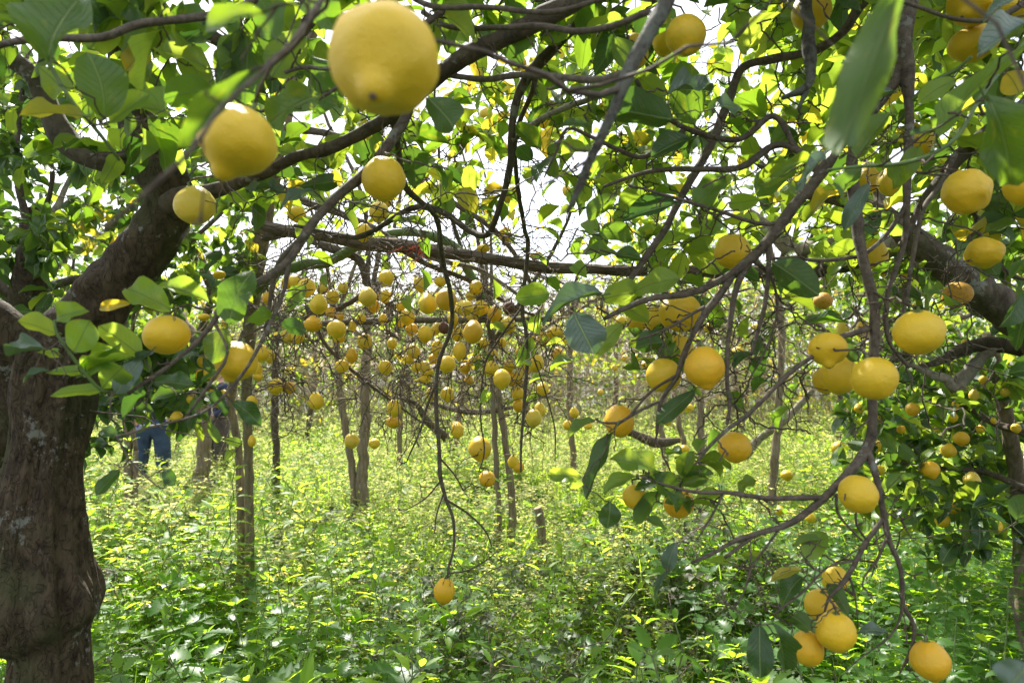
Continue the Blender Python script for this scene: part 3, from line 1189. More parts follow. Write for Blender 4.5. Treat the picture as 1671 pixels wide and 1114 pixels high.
def trunk_disp(p, dirs, t):
    o = np.empty(len(dirs))
    z = p[2]
    for i, d in enumerate(dirs):
        a = math.atan2(d[1], d[0])
        ridge = mnoise.noise(Vector((math.cos(a) * 1.6, math.sin(a) * 1.6, z * 1.3)))
        fl = mnoise.noise(Vector((math.cos(a) * 5, math.sin(a) * 5, z * 3.5)))
        fine = mnoise.noise(Vector((math.cos(a) * 14, math.sin(a) * 14, z * 14))) + 0.7 * mnoise.noise(Vector((math.cos(a) * 30, math.sin(a) * 30, z * 40)))
        crack = -max(0, 0.10 - abs(mnoise.noise(Vector((math.cos(a) * 6, math.sin(a) * 6, z * 2.6))))) * 0.9
        gb = math.exp(-((z - 1.01) / 0.07) ** 2) * 0.20 * mnoise.noise(Vector((math.cos(a) * 2.5 + 4, math.sin(a) * 2.5, 3)))
        o[i] = 1 + 0.11 * ridge + 0.12 * fl + 0.034 * fine + crack + 0.04 + gb * 2
    return o


bx, by = zt[0], zt[1]
tr_rows = [(bx, by, -0.05, .13), (bx, by, .15, .105), (bx, by, .45, .09), (bx, by, .7, .082)]
tr_rows += [tuple([*P(x - 3, y, 1.5), 0.88 * r * 1.5 / F]) for x, y, r in ((84, 1120, 66), (86, 1075, 62), (84, 1048, 63), (78, 1024, 84), (74, 990, 94), (70, 955, 90), (68, 920, 80), (66, 870, 74), (68, 810, 68), (76, 745, 58), (86, 690, 60), (90, 640, 64), (95, 600, 62), (108, 560, 60))]
tl.branch(tr_rows, 'trunk', 'trunk', sides=110, wig=0, step=0.007, px=False, disp=trunk_disp)
tl.branch([(84, 640, 1.5, 42), (110, 565, 1.5, 50), (136, 524, 1.49, 46), (170, 482, 1.48, 43), (222, 424, 1.47, 42), (258, 374, 1.46, 39), (277, 325, 1.45, 36), (266, 285, 1.45, 38), (245, 250, 1.45, 36), (228, 205, 1.46, 30), (212, 150, 1.47, 25), (200, 80, 1.48, 22), (192, 0, 1.5, 20), (185, -90, 1.5, 18), (150, -260, 1.55, 13), (120, -420, 1.6, 7)], 'trunk', 'limb', sides=44, wig=0.08, step=0.012, disp=knob_disp(3, 0.13, 0.8))
tl.branch([(100, 600, 1.5, 40), (60, 565, 1.5, 40), (15, 545, 1.48, 38), (-50, 500, 1.45, 34), (-140, 420, 1.4, 28), (-220, 250, 1.4, 20), (-260, 40, 1.4, 12), (-250, -200, 1.4, 6)], 'trunk', 'limb', sides=32, wig=0.1, disp=knob_disp(8, 0.14, 0.8))
tl.branch([(238, 268, 1.44, 22), (195, 265, 1.42, 19), (152, 258, 1.42, 18), (118, 238, 1.42, 18), (92, 202, 1.42, 17), (75, 165, 1.42, 16), (50, 120, 1.42, 14), (5, 92, 1.42, 14), (-60, 80, 1.42, 11), (-150, 20, 1.4, 7)], 'limb', 'branch', sides=24, wig=0.2)
tl.branch([(278, 335, 1.43, 26), (318, 318, 1.42, 16), (370, 305, 1.38, 11), (430, 284, 1.33, 9), (480, 258, 1.30, 8.5), (540, 242, 1.27, 9), (600, 212, 1.23, 10), (660, 175, 1.2, 11), (715, 125, 1.17, 13.5), (775, 85, 1.13, 15), (840, 55, 1.1, 15), (900, 22, 1.07, 17), (980, -30, 1.05, 14), (1080, -140, 1.05, 10), (1150, -300, 1.1, 5)], 'limb', 'branch', sides=20, wig=0.3)
tl.branch([(228, 268, 1.30, 6), (170, 262, 1.28, 8), (152, 258, 1.28, 8), (230, 250, 1.28, 6.5), (300, 237, 1.26, 6), (340, 225, 1.22, 4)], 'bark', 'branch', sides=10, skel=False)
tl.branch([(670, 165, 1.2, 10), (655, 205, 1.18, 10), (612, 265, 1.15, 10), (560, 312, 1.13, 9), (510, 365, 1.1, 8.5), (472, 425, 1.08, 7.5), (430, 458, 1.05, 6.5), (367, 484, 1.02, 5), (350, 522, 1.0, 5), (320, 558, .98, 4.5), (293, 582, .97, 4), (265, 604, .95, 4), (207, 643, .92, 3.5)], 'bark', 'branch', sides=12, wig=0.35)
tl.branch([(207, 643, .92, 3.2), (167, 638, .9, 3), (133, 603, .88, 3), (113, 575, .87, 2.6), (93, 545, .86, 2.2), (88, 522, .86, 1.8)], 'green_stem', 'twig', sides=8, wig=0.2)
tl.branch([(500, 380, 1.08, 6), (455, 430, 1.1, 5), (440, 500, 1.12, 4), (432, 540, 1.12, 3)], 'bark', 'branch', sides=8)
tl.branch([(470, 430, 1.08, 6), (462, 480, 1.06, 4), (420, 570, 1.0, 3.5), (379, 630, .97, 3), (335, 671, .95, 2.6), (292, 686, .93, 2.4), (249, 697, .92, 2.2), (191, 712, .9, 2)], 'bark', 'branch', sides=8)
tl.branch([(191, 712, .9, 2), (210, 748, .9, 1.8), (236, 775, .9, 1.6), (262, 797, .9, 1.3)], 'twig', 'twig', sides=6)
tl.branch([(350, 525, 1.0, 3), (372, 575, .98, 2.8), (353, 611, .97, 3), (322, 655, .96, 3), (300, 686, .96, 2.4)], 'bark', 'branch', sides=8)
tl.branch([(640, 180, 1.2, 8), (648, 235, 1.28, 6), (661, 303, 1.4, 6), (702, 342, 1.5, 5), (716, 368, 1.6, 4.8), (722, 425, 1.75, 4.6), (735, 480, 1.85, 4.4), (736, 535, 1.95, 4.3), (716, 590, 2.0, 4), (711, 650, 2.0, 3.8), (716, 720, 2.0, 3.8), (718, 775, 2.0, 3.6), (728, 815, 2.0, 3.4), (740, 850, 2.0, 2.9), (741, 895, 2.0, 2.5), (733, 922, 2.0, 2.6), (731, 942, 2.0, 2.2)], 'bark', 'branch', sides=10, wig=0.4)
tl.branch([(728, 815, 2.0, 2.4), (765, 838, 2.02, 2), (792, 866, 2.04, 1.6), (803, 893, 2.05, 1.2)], 'twig', 'twig', sides=6)
tl.branch([(733, 935, 2.0, 1.8), (762, 930, 2.02, 1.6), (795, 912, 2.04, 1.4), (812, 898, 2.05, 1.0)], 'twig', 'twig', sides=6)
tl.branch([(724, 805, 2.0, 1.8), (712, 840, 2.0, 1.6), (709, 870, 2.0, 1.1)], 'twig', 'twig', sides=6)
tl.branch([(718, 785, 2.0, 1.8), (695, 812, 2.0, 1.5), (662, 832, 2.0, 1.0)], 'twig', 'twig', sides=6)
tl.branch([(714, 620, 2.0, 3), (697, 662, 2.0, 2.6), (686, 702, 2.0, 2.2), (664, 752, 2.0, 1.4)], 'twig', 'twig', sides=6)
tl.branch([(716, 745, 2.0, 2), (740, 772, 2.02, 1.6), (756, 800, 2.03, 1.0)], 'twig', 'twig', sides=6)
tl.branch([(0, 73, .85, 7), (70, 62, .84, 7), (165, 62, .84, 7.5), (230, 40, .85, 7), (330, 28, .88, 7), (405, 5, .92, 7), (480, -50, 1.0, 8), (600, -160, 1.05, 7)], 'bark', 'branch', sides=12, label='smooth grey branch crossing the top corner above the big leaves')
tl.branch([(-90, 110, .85, 8), (-40, 85, .85, 7.5), (0, 73, .85, 7)], 'bark', 'branch', sides=12)
tl.branch([(232, -20, 1.3, 14), (255, 15, 1.3, 14), (300, 35, 1.3, 12), (345, 60, 1.3, 11), (395, 78, 1.28, 10), (450, 70, 1.25, 8), (520, 20, 1.25, 8)], 'limb', 'branch', sides=14)
tl.branch([(60, 60, .84, 3), (85, 112, .85, 3.2), (120, 170, .86, 3), (163, 220, .88, 3), (195, 262, .9, 2.4)], 'green_stem', 'twig', sides=8, wig=0.2)
tl.branch([(425, 120, .40, 4), (362, 172, .38, 4), (312, 245, .36, 4.5), (262, 292, .36, 5), (200, 350, .36, 4.5), (130, 410, .37, 3), (90, 440, .38, 2)], 'twig', 'twig', sides=10, label='blurred bare twig hanging close to the lens')
tl.branch([(425, 120, .40, 4), (480, 60, .45, 5), (560, -40, .55, 6), (700, -180, .7, 7), (1000, -250, 1.0, 7)], 'bark', 'branch', sides=8)
tl.branch([(420, 110, 1.0, 4), (470, 85, 1.0, 4), (510, 40, 1.0, 5), (560, -30, 1.05, 6)], 'bark', 'branch', sides=8)
tl.branch([(440, 130, .95, 3.5), (490, 110, .95, 4), (540, 112, .97, 4), (600, 90, 1.0, 5), (690, 40, 1.0, 6), (780, -20, 1.05, 7)], 'bark', 'branch', sides=8)
tl.branch([(425, 182, .95, 3), (470, 172, .95, 3.5), (520, 160, .97, 4), (600, 110, 1.0, 4)], 'bark', 'branch', sides=8)

# ------------------------------------------------------------------ RIGHT TREE (near)
tr = Tree('lemon_tree', (1.62, 1.05, 0), 'lemon tree whose bare drooping branches hang in from above with the largest fruit')
tr.branch([(1.62, 1.05, -.05, .11), (1.6, 1.05, .6, .085), (1.57, 1.07, 1.3, .075), (1.5, 1.1, 1.8, .06), (1.3, 1.13, 2.2, .045), (1.0, 1.15, 2.38, .034), (.75, 1.14, 2.3, .022)], 'trunk', 'trunk', sides=24, px=False, wig=0.05, step=0.03)
tr.branch([(1530, -130, 1.18, 24), (1500, -50, 1.17, 19), (1478, 10, 1.16, 17), (1470, 60, 1.15, 16), (1478, 110, 1.15, 15), (1484, 170, 1.15, 9), (1483, 240, 1.15, 8), (1480, 310, 1.15, 7), (1479, 370, 1.15, 6), (1468, 420, 1.15, 5), (1448, 490, 1.15, 4.5), (1450, 555, 1.15, 4), (1484, 600, 1.15, 3)], 'bark', 'branch', sides=14, wig=0.3, label='grey forked branch coming down from the top right')
tr.branch([(1474, 105, 1.15, 14), (1440, 155, 1.16, 13), (1400, 208, 1.17, 12), (1365, 240, 1.18, 12), (1330, 295, 1.19, 11), (1290, 345, 1.2, 10.5), (1255, 392, 1.2, 10), (1220, 425, 1.2, 9), (1185, 452, 1.2, 7.5), (1130, 478, 1.2, 6.5), (1060, 487, 1.2, 5.5), (1010, 507, 1.2, 4.5), (985, 520, 1.2, 3.5)], 'bark', 'branch', sides=14, wig=0.3)
tr.branch([(1395, 215, 1.17, 10), (1388, 280, 1.16, 10), (1396, 350, 1.15, 10.5), (1402, 400, 1.14, 10), (1412, 445, 1.13, 10), (1424, 500, 1.13, 9.5), (1426, 560, 1.13, 9), (1423, 630, 1.12, 9), (1425, 690, 1.12, 9), (1414, 735, 1.12, 9.5), (1385, 772, 1.1, 8), (1345, 812, 1.09, 7), (1292, 852, 1.08, 6), (1250, 866, 1.08, 5), (1200, 882, 1.08, 4), (1160, 905, 1.08, 3.4), (1128, 918, 1.08, 2.6)], 'bark', 'branch', sides=14, wig=0.3, label='long drooping branch forking low down beside the nettles')
tr.branch([(1414, 730, 1.12, 7), (1430, 780, 1.1, 6), (1444, 850, 1.1, 5.5), (1452, 885, 1.1, 5), (1470, 930, 1.1, 4.5), (1474, 985, 1.1, 4.3), (1492, 1020, 1.1, 4), (1486, 1060, 1.1, 3), (1468, 1098, 1.1, 1.6)], 'bark', 'branch', sides=12, wig=0.35)
tr.branch([(1442, 845, 1.1, 5), (1412, 885, 1.1, 4.6), (1392, 925, 1.09, 4.4), (1372, 955, 1.08, 4), (1352, 975, 1.08, 3), (1345, 1000, 1.08, 2)], 'bark', 'branch', sides=10)
tr.branch([(1345, 812, 1.09, 5), (1300, 812, 1.08, 5), (1251, 812, 1.08, 4.5), (1185, 803, 1.08, 4), (1135, 802, 1.07, 3.6), (1085, 790, 1.07, 2.6), (1045, 775, 1.07, 2)], 'bark', 'branch', sides=10)
tr.branch([(1180, 803, 1.08, 2.4), (1165, 835, 1.08, 2), (1150, 860, 1.07, 1.8), (1138, 880, 1.07, 1.2)], 'twig', 'twig', sides=6)
tr.branch([(1240, 868, 1.08, 3), (1215, 885, 1.08, 3.6), (1195, 900, 1.08, 3.8), (1182, 910, 1.08, 3.2)], 'bark', 'branch', sides=8)
tr.branch([(1392, 915, 1.09, 2.4), (1350, 925, 1.08, 2.2), (1310, 965, 1.07, 2.4), (1265, 1000, 1.06, 2)], 'twig', 'twig', sides=6)
tr.branch([(1275, 858, 1.08, 2.4), (1251, 890, 1.08, 2.2), (1225, 925, 1.08, 2), (1215, 960, 1.07, 1.6), (1198, 992, 1.06, 1.2)], 'twig', 'twig', sides=6)
tr.branch([(1365, 805, 1.09, 3), (1366, 835, 1.09, 2.6), (1385, 860, 1.09, 2.4), (1407, 882, 1.09, 2)], 'twig', 'twig', sides=6)
tr.branch([(1397, 830, 1.1, 2.4), (1398, 855, 1.1, 2.4), (1412, 878, 1.1, 1.8)], 'twig', 'twig', sides=6)
tr.branch([(1445, 880, 1.1, 3), (1430, 915, 1.1, 2.4), (1410, 940, 1.09, 1.8), (1408, 962, 1.09, 1)], 'twig', 'twig', sides=6)
tr.branch([(1386, 940, 1.09, 2.2), (1395, 970, 1.09, 2), (1400, 1020, 1.09, 1.2)], 'twig', 'twig', sides=6)
tr.branch([(1472, 985, 1.1, 2.4), (1468, 1010, 1.1, 2.2), (1450, 1040, 1.09, 1.8), (1400, 1075, 1.08, 1.2), (1370, 1105, 1.08, 0.8)], 'twig', 'twig', sides=6)
tr.branch([(1416, 535, 1.13, 6), (1390, 545, 1.12, 5.6), (1368, 551, 1.11, 5), (1320, 585, 1.1, 5), (1285, 610, 1.1, 5), (1250, 645, 1.1, 4.4), (1215, 680, 1.1, 4), (1190, 697, 1.1, 3.6), (1160, 726, 1.1, 3.2), (1135, 758, 1.1, 2.6), (1118, 780, 1.1, 2)], 'bark', 'branch', sides=10, wig=0.4)
tr.branch([(1195, 450, 1.2, 6), (1175, 480, 1.2, 6.5), (1150, 510, 1.2, 6.5), (1128, 550, 1.2, 5.5), (1112, 590, 1.2, 5), (1105, 615, 1.2, 4.5), (1080, 650, 1.2, 4), (1073, 680, 1.2, 3.5), (1072, 708, 1.2, 3)], 'bark', 'branch', sides=10, wig=0.35)
tr.branch([(1105, 612, 1.2, 3), (1060, 640, 1.2, 2.5), (1020, 685, 1.2, 2.5), (985, 690, 1.19, 2.2), (975, 684, 1.19, 1.8)], 'twig', 'twig', sides=6)
tr.branch([(1075, 655, 1.2, 3.2), (1045, 670, 1.2, 2.8), (1012, 690, 1.2, 2.6), (1003, 698, 1.19, 2.2)], 'twig', 'twig', sides=6)
tr.branch([(1225, 425, 1.2, 6), (1205, 460, 1.2, 6.5), (1195, 500, 1.2, 5.5), (1188, 560, 1.19, 4.5), (1186, 620, 1.18, 4), (1190, 660, 1.15, 3.6), (1186, 692, 1.12, 3.2)], 'bark', 'branch', sides=10)
tr.branch([(1252, 395, 1.2, 6), (1255, 440, 1.2, 5), (1248, 500, 1.2, 4.4), (1235, 545, 1.2, 3.6), (1225, 580, 1.19, 3)], 'bark', 'branch', sides=8)
tr.branch([(1230, 425, 1.2, 5), (1260, 455, 1.22, 3), (1268, 510, 1.22, 2.4), (1250, 570, 1.2, 2), (1222, 620, 1.2, 1.6)], 'twig', 'twig', sides=6)
tr.branch([(1150, 500, 1.2, 3), (1100, 530, 1.2, 2.5), (1060, 548, 1.2, 2.2), (1030, 556, 1.2, 1.8)], 'twig', 'twig', sides=6)
tr.branch([(1540, -80, 1.25, 20), (1420, -10, 1.3, 12), (1380, 48, 1.3, 8), (1330, 82, 1.32, 8), (1260, 96, 1.33, 8), (1212, 110, 1.35, 8), (1190, 160, 1.35, 8), (1165, 225, 1.34, 7.5), (1130, 290, 1.32, 7), (1102, 340, 1.3, 6.5), (1083, 378, 1.3, 6), (1050, 425, 1.28, 6), (1022, 465, 1.27, 5.5)], 'bark', 'branch', sides=12, wig=0.3)
tr.branch([(1340, 285, 1.19, 8), (1300, 245, 1.22, 7), (1262, 238, 1.25, 6.5), (1210, 272, 1.25, 6), (1150, 276, 1.25, 5.5), (1100, 275, 1.25, 5), (1050, 282, 1.25, 4.2), (985, 305, 1.25, 3)], 'bark', 'branch', sides=10)
tr.branch([(1300, 245, 1.22, 5), (1262, 190, 1.24, 6), (1205, 228, 1.25, 5.5), (1120, 210, 1.24, 5), (1062, 168, 1.22, 4.5), (1038, 130, 1.2, 3.6)], 'bark', 'branch', sides=10)
tr.branch([(1116, 212, 1.24, 5), (1055, 255, 1.26, 4.8), (1010, 245, 1.27, 4.4), (962, 222, 1.28, 4), (925, 210, 1.28, 3.2), (905, 255, 1.28, 2.6), (888, 290, 1.28, 1.6)], 'bark', 'branch', sides=8)
tr.branch([(1290, 360, 1.2, 5), (1240, 366, 1.2, 4), (1165, 342, 1.2, 3.6), (1090, 320, 1.2, 3), (1025, 302, 1.2, 2.2)], 'bark', 'branch', sides=8)
tr.branch([(1380, -60, 1.2, 9), (1322, -20, 1.12, 9), (1320, 55, 1.1, 8.5), (1322, 110, 1.1, 8), (1318, 140, 1.1, 7.5), (1290, 155, 1.1, 5), (1275, 160, 1.1, 3)], 'lichen', 'branch', sides=14, knob=0.45, label='dead branch stub crusted with pale grey lichen')
tr.branch([(1318, 140, 1.1, 5), (1310, 160, 1.1, 4), (1304, 180, 1.1, 2)], 'lichen', 'twig', sides=8, knob=0.4)
tr.branch([(1700, -20, 1.0, 7), (1660, 12, 1.0, 6), (1620, 32, 1.0, 5), (1565, 32, 1.0, 4), (1500, 12, 1.0, 4), (1450, -10, 1.0, 4), (1420, -60, 1.05, 4)], 'bark', 'branch', sides=8)
tr.branch([(1750, -40, .95, 6), (1690, 50, .95, 5), (1620, 130, .93, 4.5), (1590, 175, .92, 4), (1562, 222, .92, 3.6), (1520, 250, .92, 3.4), (1470, 266, .92, 3.2), (1400, 271, .92, 2.8), (1350, 277, .92, 2)], 'green_stem', 'twig', sides=8, wig=0.25, label='green young shoot carrying hanging leaves')
tr.branch([(1482, 170, 1.15, 4), (1520, 135, 1.12, 3.6), (1560, 115, 1.1, 3.4), (1585, 92, 1.08, 2.6)], 'green_stem', 'twig', sides=8)
tr.branch([(1700, 150, 1.5, 15), (1650, 190, 1.48, 13), (1600, 225, 1.46, 12), (1560, 262, 1.44, 11), (1530, 300, 1.42, 9), (1500, 340, 1.4, 6), (1478, 390, 1.36, 5)], 'limb', 'branch', sides=12)
tr.branch([(1560, 250, 1.4, 5), (1535, 300, 1.38, 5), (1505, 345, 1.34, 4.6), (1490, 420, 1.3, 4.4), (1480, 480, 1.28, 4), (1470, 530, 1.26, 3)], 'bark', 'branch', sides=8)
tr.branch([(1480, 330, 1.15, 5), (1445, 385, 1.15, 4), (1410, 415, 1.15, 4), (1390, 420, 1.15, 4), (1340, 425, 1.16, 3.6), (1290, 420, 1.17, 3.2), (1262, 422, 1.18, 2.6)], 'bark', 'branch', sides=8)
tr.branch([(1545, 270, 1.4, 4), (1600, 370, 1.45, 4), (1640, 440, 1.5, 3.6), (1680, 460, 1.5, 3)], 'bark', 'branch', sides=8)
tr.branch([(1110, -60, .75, 12), (1090, 0, .72, 12), (1058, 60, .70, 11.5), (1022, 125, .68, 11), (1003, 178, .67, 9), (975, 235, .66, 7.5), (962, 262, .66, 7), (945, 305, .65, 5.5), (925, 348, .65, 3)], 'lichen', 'branch', sides=14, knob=0.3, label='near dark branch with grey lichen crossing the sky gap')
tr.branch([(1110, -60, .75, 12), (1150, -150, .8, 13), (1240, -260, .95, 15), (1400, -220, 1.15, 17)], 'bark', 'branch', sides=10)
tr.branch([(965, 258, .66, 3), (930, 280, .65, 2.6), (885, 302, .65, 1.8)], 'twig', 'twig', sides=6)
tr.branch([(1030, 110, .69, 7), (1005, 126, .72, 6.5), (965, 130, .8, 6.5), (905, 125, .9, 6.5), (850, 122, 1.0, 6), (790, 130, 1.1, 6), (720, 120, 1.18, 5)], 'bark', 'branch', sides=10)
tr.branch([(1060, 20, .8, 6), (1000, 42, .85, 6), (940, 52, .9, 6), (880, 42, .95, 6), (820, 45, 1.0, 5.5), (740, 45, 1.05, 5), (690, 20, 1.1, 5)], 'bark', 'branch', sides=10)
tr.branch([(1070, 0, .8, 6), (1000, -5, .85, 5), (900, 20, .9, 5), (790, 12, .95, 5), (700, 10, 1.0, 5), (640, -30, 1.05, 5)], 'bark', 'branch', sides=10)
tr.branch([(1010, -60, 1.2, 12), (975, 0, 1.3, 10), (925, 55, 1.4, 9), (880, 105, 1.45, 9), (850, 145, 1.5, 8.5), (836, 200, 1.5, 6), (832, 275, 1.52, 5.5), (815, 340, 1.55, 5), (795, 383, 1.6, 5), (765, 375, 1.65, 5), (730, 350, 1.7, 5), (695, 338, 1.72, 5), (665, 342, 1.74, 4.6), (625, 368, 1.76, 4), (590, 385, 1.78, 4.6), (560, 385, 1.8, 3.6), (480, 368, 1.85, 2.6)], 'limb', 'branch', sides=12, wig=0.35)
tr.branch([(1010, -60, 1.2, 12), (1100, -200, 1.25, 16), (1300, -260, 1.25, 18), (1530, -200, 1.2, 24)], 'limb', 'branch', sides=10)
tr.branch([(875, 105, 1.45, 5), (870, 140, 1.5, 5), (840, 240, 1.7, 4.5), (855, 370, 1.9, 4), (862, 400, 2.0, 4), (852, 500, 2.0, 4), (858, 545, 2.0, 3.6), (860, 600, 2.0, 3.4), (855, 665, 2.0, 3), (850, 725, 2.0, 2.6), (850, 770, 2.0, 1.6)], 'bark', 'branch', sides=8, wig=0.5)
tr.branch([(858, 545, 2.0, 2), (890, 640, 2.02, 1.6), (905, 700, 2.02, 1.4), (906, 752, 2.02, 0.9)], 'twig', 'twig', sides=6)
tr.branch([(852, 500, 2.0, 2.6), (810, 560, 2.0, 2.2), (790, 600, 2.0, 2), (784, 680, 2.0, 1.8), (790, 735, 2.0, 1.6), (782, 768, 2.0, 1.2)], 'twig', 'twig', sides=6)
tr.branch([(835, 230, 1.5, 4), (880, 195, 1.6, 4.5), (925, 175, 1.7, 5), (975, 158, 1.8, 5), (1030, 130, 1.9, 5)], 'pale', 'branch', sides=8)

# ------------------------------------------------------------------ CENTRE TREE (bare, hung with fruit)
cb = P(402, 925, 3.9)
tm = Tree('lemon_tree', (cb[0], cb[1], 0), 'almost leafless lemon tree with a twin stem and a curtain of hanging fruit')
tm.branch([(cb[0], cb[1], -.05, .042), (*P(407, 915, 3.9), .027), (*P(406, 800, 3.85), .024), (*P(405, 700, 3.8), .025), (*P(402, 620, 3.7), .028), (*P(408, 540, 3.6), .033), (*P(416, 460, 3.5), .036), (*P(428, 385, 3.4), .038), (*P(442, 300, 3.3), .036), (*P(460, 210, 3.2), .034), (*P(480, 120, 3.15), .028), (*P(530, 20, 3.1), .02), (*P(600, -80, 3.1), .012)], 'post', 'trunk', sides=20, px=False, wig=0.2, step=0.03)
tm.branch([(cb[0] - .05, cb[1], -.05, .034), (*P(393, 915, 3.92), .024), (*P(392, 800, 3.9), .022), (*P(388, 720, 3.88), .021), (*P(376, 660, 3.85), .023), (*P(385, 600, 3.8), .028), (*P(402, 540, 3.6), .026)], 'post', 'trunk', sides=14, px=False, wig=0.3, step=0.03)
tm.branch([(428, 385, 3.4, 10), (480, 380, 3.3, 9), (540, 405, 3.2, 9), (585, 425, 3.15, 8), (603, 470, 3.1, 7), (640, 500, 3.05, 4)], 'bark', 'branch', sides=10)
tm.branch([(414, 480, 3.5, 9), (450, 445, 3.4, 9), (490, 434, 3.3, 9), (540, 425, 3.2, 8.5), (575, 405, 3.1, 8), (620, 385, 3.1, 7), (680, 380, 3.1, 7), (740, 400, 3.1, 8), (768, 450, 3.1, 7.5), (790, 490, 3.1, 5)], 'green_stem', 'branch', sides=10)
tm.branch([(442, 300, 3.3, 10), (500, 330, 3.2, 8), (560, 350, 3.1, 7), (620, 378, 3.05, 6), (660, 410, 3.0, 5.5), (705, 435, 3.0, 5), (760, 455, 3.0, 4.4), (820, 490, 3.0, 3.6), (880, 520, 3.0, 2.4)], 'bark', 'branch', sides=10)
tm.branch([(680, 415, 3.0, 4), (720, 425, 3.0, 4), (780, 440, 2.95, 3.6), (830, 470, 2.9, 3), (870, 500, 2.9, 2)], 'pale', 'branch', sides=8)
tm.branch([(460, 210, 3.2, 8), (540, 220, 3.15, 7), (640, 270, 3.1, 6), (720, 320, 3.1, 6), (800, 370, 3.1, 5), (850, 430, 3.1, 4), (880, 500, 3.1, 3)], 'bark', 'branch', sides=8)
tm.branch([(603, 470, 3.1, 5), (560, 500, 3.2, 5), (500, 520, 3.3, 5), (470, 540, 3.4, 4)], 'bark', 'branch', sides=8)
tm.branch([(500, 500, 3.1, 4), (530, 560, 3.0, 3.6), (570, 600, 3.0, 3), (620, 640, 3.0, 2.4), (690, 690, 3.0, 1.8)], 'bark', 'branch', sides=8)

# ------------------------------------------------------------------ RIGHT BACK TREE (leafy)
tb = Tree('lemon_tree', (2.75, 2.75, 0), 'leafy lemon tree full of small fruit behind the right hand branches')
tb.branch([(2.75, 2.75, -.05, .12), (2.72, 2.72, .7, .10), (2.6, 2.65, 1.25, .095), (*P(1760, 600, 2.45), .075), (*P(1680, 535, 2.4), .065), (*P(1600, 480, 2.35), .058), (*P(1540, 432, 2.3), .052), (*P(1498, 398, 2.3), .045), (*P(1440, 350, 2.35), .034), (*P(1375, 325, 2.4), .026), (*P(1300, 310, 2.5), .018), (*P(1230, 260, 2.6), .012)], 'limb', 'trunk', sides=28, px=False, wig=0.15, step=0.025)
tb.branch([(1520, 415, 2.32, 14), (1470, 400, 2.45, 15), (1410, 418, 2.55, 15), (1345, 402, 2.62, 14), (1300, 412, 2.68, 13), (1272, 388, 2.7, 11), (1245, 365, 2.75, 8), (1200, 330, 2.8, 5)], 'pale', 'branch', sides=16, wig=0.3, label='sunlit pale grey limb meeting the end of the beam')
tb.branch([(1400, 425, 2.56, 12), (1340, 440, 2.6, 13), (1280, 448, 2.65, 12), (1200, 440, 2.7, 8)], 'limb', 'branch', sides=12)
tb.branch([(1760, 580, 2.6, 12), (1700, 578, 2.6, 12), (1650, 565, 2.6, 12), (1610, 560, 2.6, 11), (1565, 573, 2.6, 9), (1526, 592, 2.6, 6), (1490, 600, 2.6, 3)], 'limb', 'branch', sides=12)
tb.branch([(1622, 565, 2.6, 9), (1588, 597, 2.6, 10), (1556, 630, 2.6, 9), (1546, 618, 2.6, 8), (1522, 612, 2.6, 7), (1498, 600, 2.6, 5), (1470, 590, 2.6, 3)], 'pale', 'branch', sides=12, knob=0.3)
tb.branch([(1600, 480, 2.35, 14), (1580, 420, 2.4, 10), (1600, 330, 2.5, 8), (1560, 200, 2.6, 7), (1500, 60, 2.7, 6), (1450, -120, 2.8, 4)], 'limb', 'branch', sides=10)
tb.branch([(1440, 350, 2.35, 9), (1420, 250, 2.5, 7), (1380, 150, 2.6, 6), (1300, 20, 2.7, 5), (1250, -120, 2.8, 3)], 'limb', 'branch', sides=10)
tb.branch([(2.66, 2.7, .9, .05), (*P(1700, 720, 2.8), .02), (*P(1620, 690, 3.0), .014), (*P(1540, 640, 3.1), .01), (*P(1460, 620, 3.2), .006)], 'limb', 'branch', sides=8, px=False)
tb.branch([(2.66, 2.7, .8, .05), (*P(1680, 800, 2.8), .018), (*P(1600, 770, 3.0), .012), (*P(1500, 760, 3.1), .008), (*P(1400, 740, 3.3), .005)], 'limb', 'branch', sides=8, px=False)
tb.branch([(2.7, 2.72, 1.1, .05), (*P(1800, 300, 2.8), .03), (*P(1760, 100, 2.9), .02), (*P(1700, -100, 3.0), .012)], 'limb', 'branch', sides=8, px=False)

# ------------------------------------------------------------------ LEFT BACK TREE
lb = (-2.55, 3.0, 0)
tlb = Tree('lemon_tree', lb, 'dark glossy leaved lemon tree filling the gap behind the big old trunk')
tlb.branch([(-2.55, 3.0, -.05, .10), (-2.55, 3.0, .6, .085), (*P(8, 700, 2.9), .08), (*P(20, 560, 2.85), .07), (*P(45, 470, 2.8), .06), (*P(55, 400, 2.8), .05), (*P(50, 340, 2.8), .035)], 'trunk', 'trunk', sides=24, px=False, wig=0.1, step=0.03)
tlb.branch([(50, 400, 2.8, 10), (38, 340, 2.75, 7), (28, 280, 2.7, 6), (30, 200, 2.7, 5), (45, 90, 2.7, 3)], 'bark', 'branch', sides=8)
tlb.branch([(55, 400, 2.8, 9), (75, 340, 2.78, 5), (85, 290, 2.75, 4), (80, 240, 2.7, 3)], 'bark', 'branch', sides=8)
tlb.branch([(52, 395, 2.8, 9), (90, 340, 2.9, 5), (110, 300, 2.95, 4), (140, 250, 3.0, 3)], 'pale', 'branch', sides=8)
tlb.branch([(40, 480, 2.8, 12), (110, 460, 3.0, 8), (200, 440, 3.2, 7), (300, 400, 3.3, 5), (380, 330, 3.4, 3)], 'bark', 'branch', sides=8)
tlb.branch([(20, 560, 2.85, 12), (100, 600, 2.9, 7), (200, 590, 3.0, 5), (270, 610, 3.0, 3)], 'bark', 'branch', sides=8)
tlb.branch([(20, 480, 2.85, 12), (-80, 380, 2.9, 10), (-150, 200, 3.0, 7), (-160, 0, 3.1, 4)], 'bark', 'branch', sides=8)

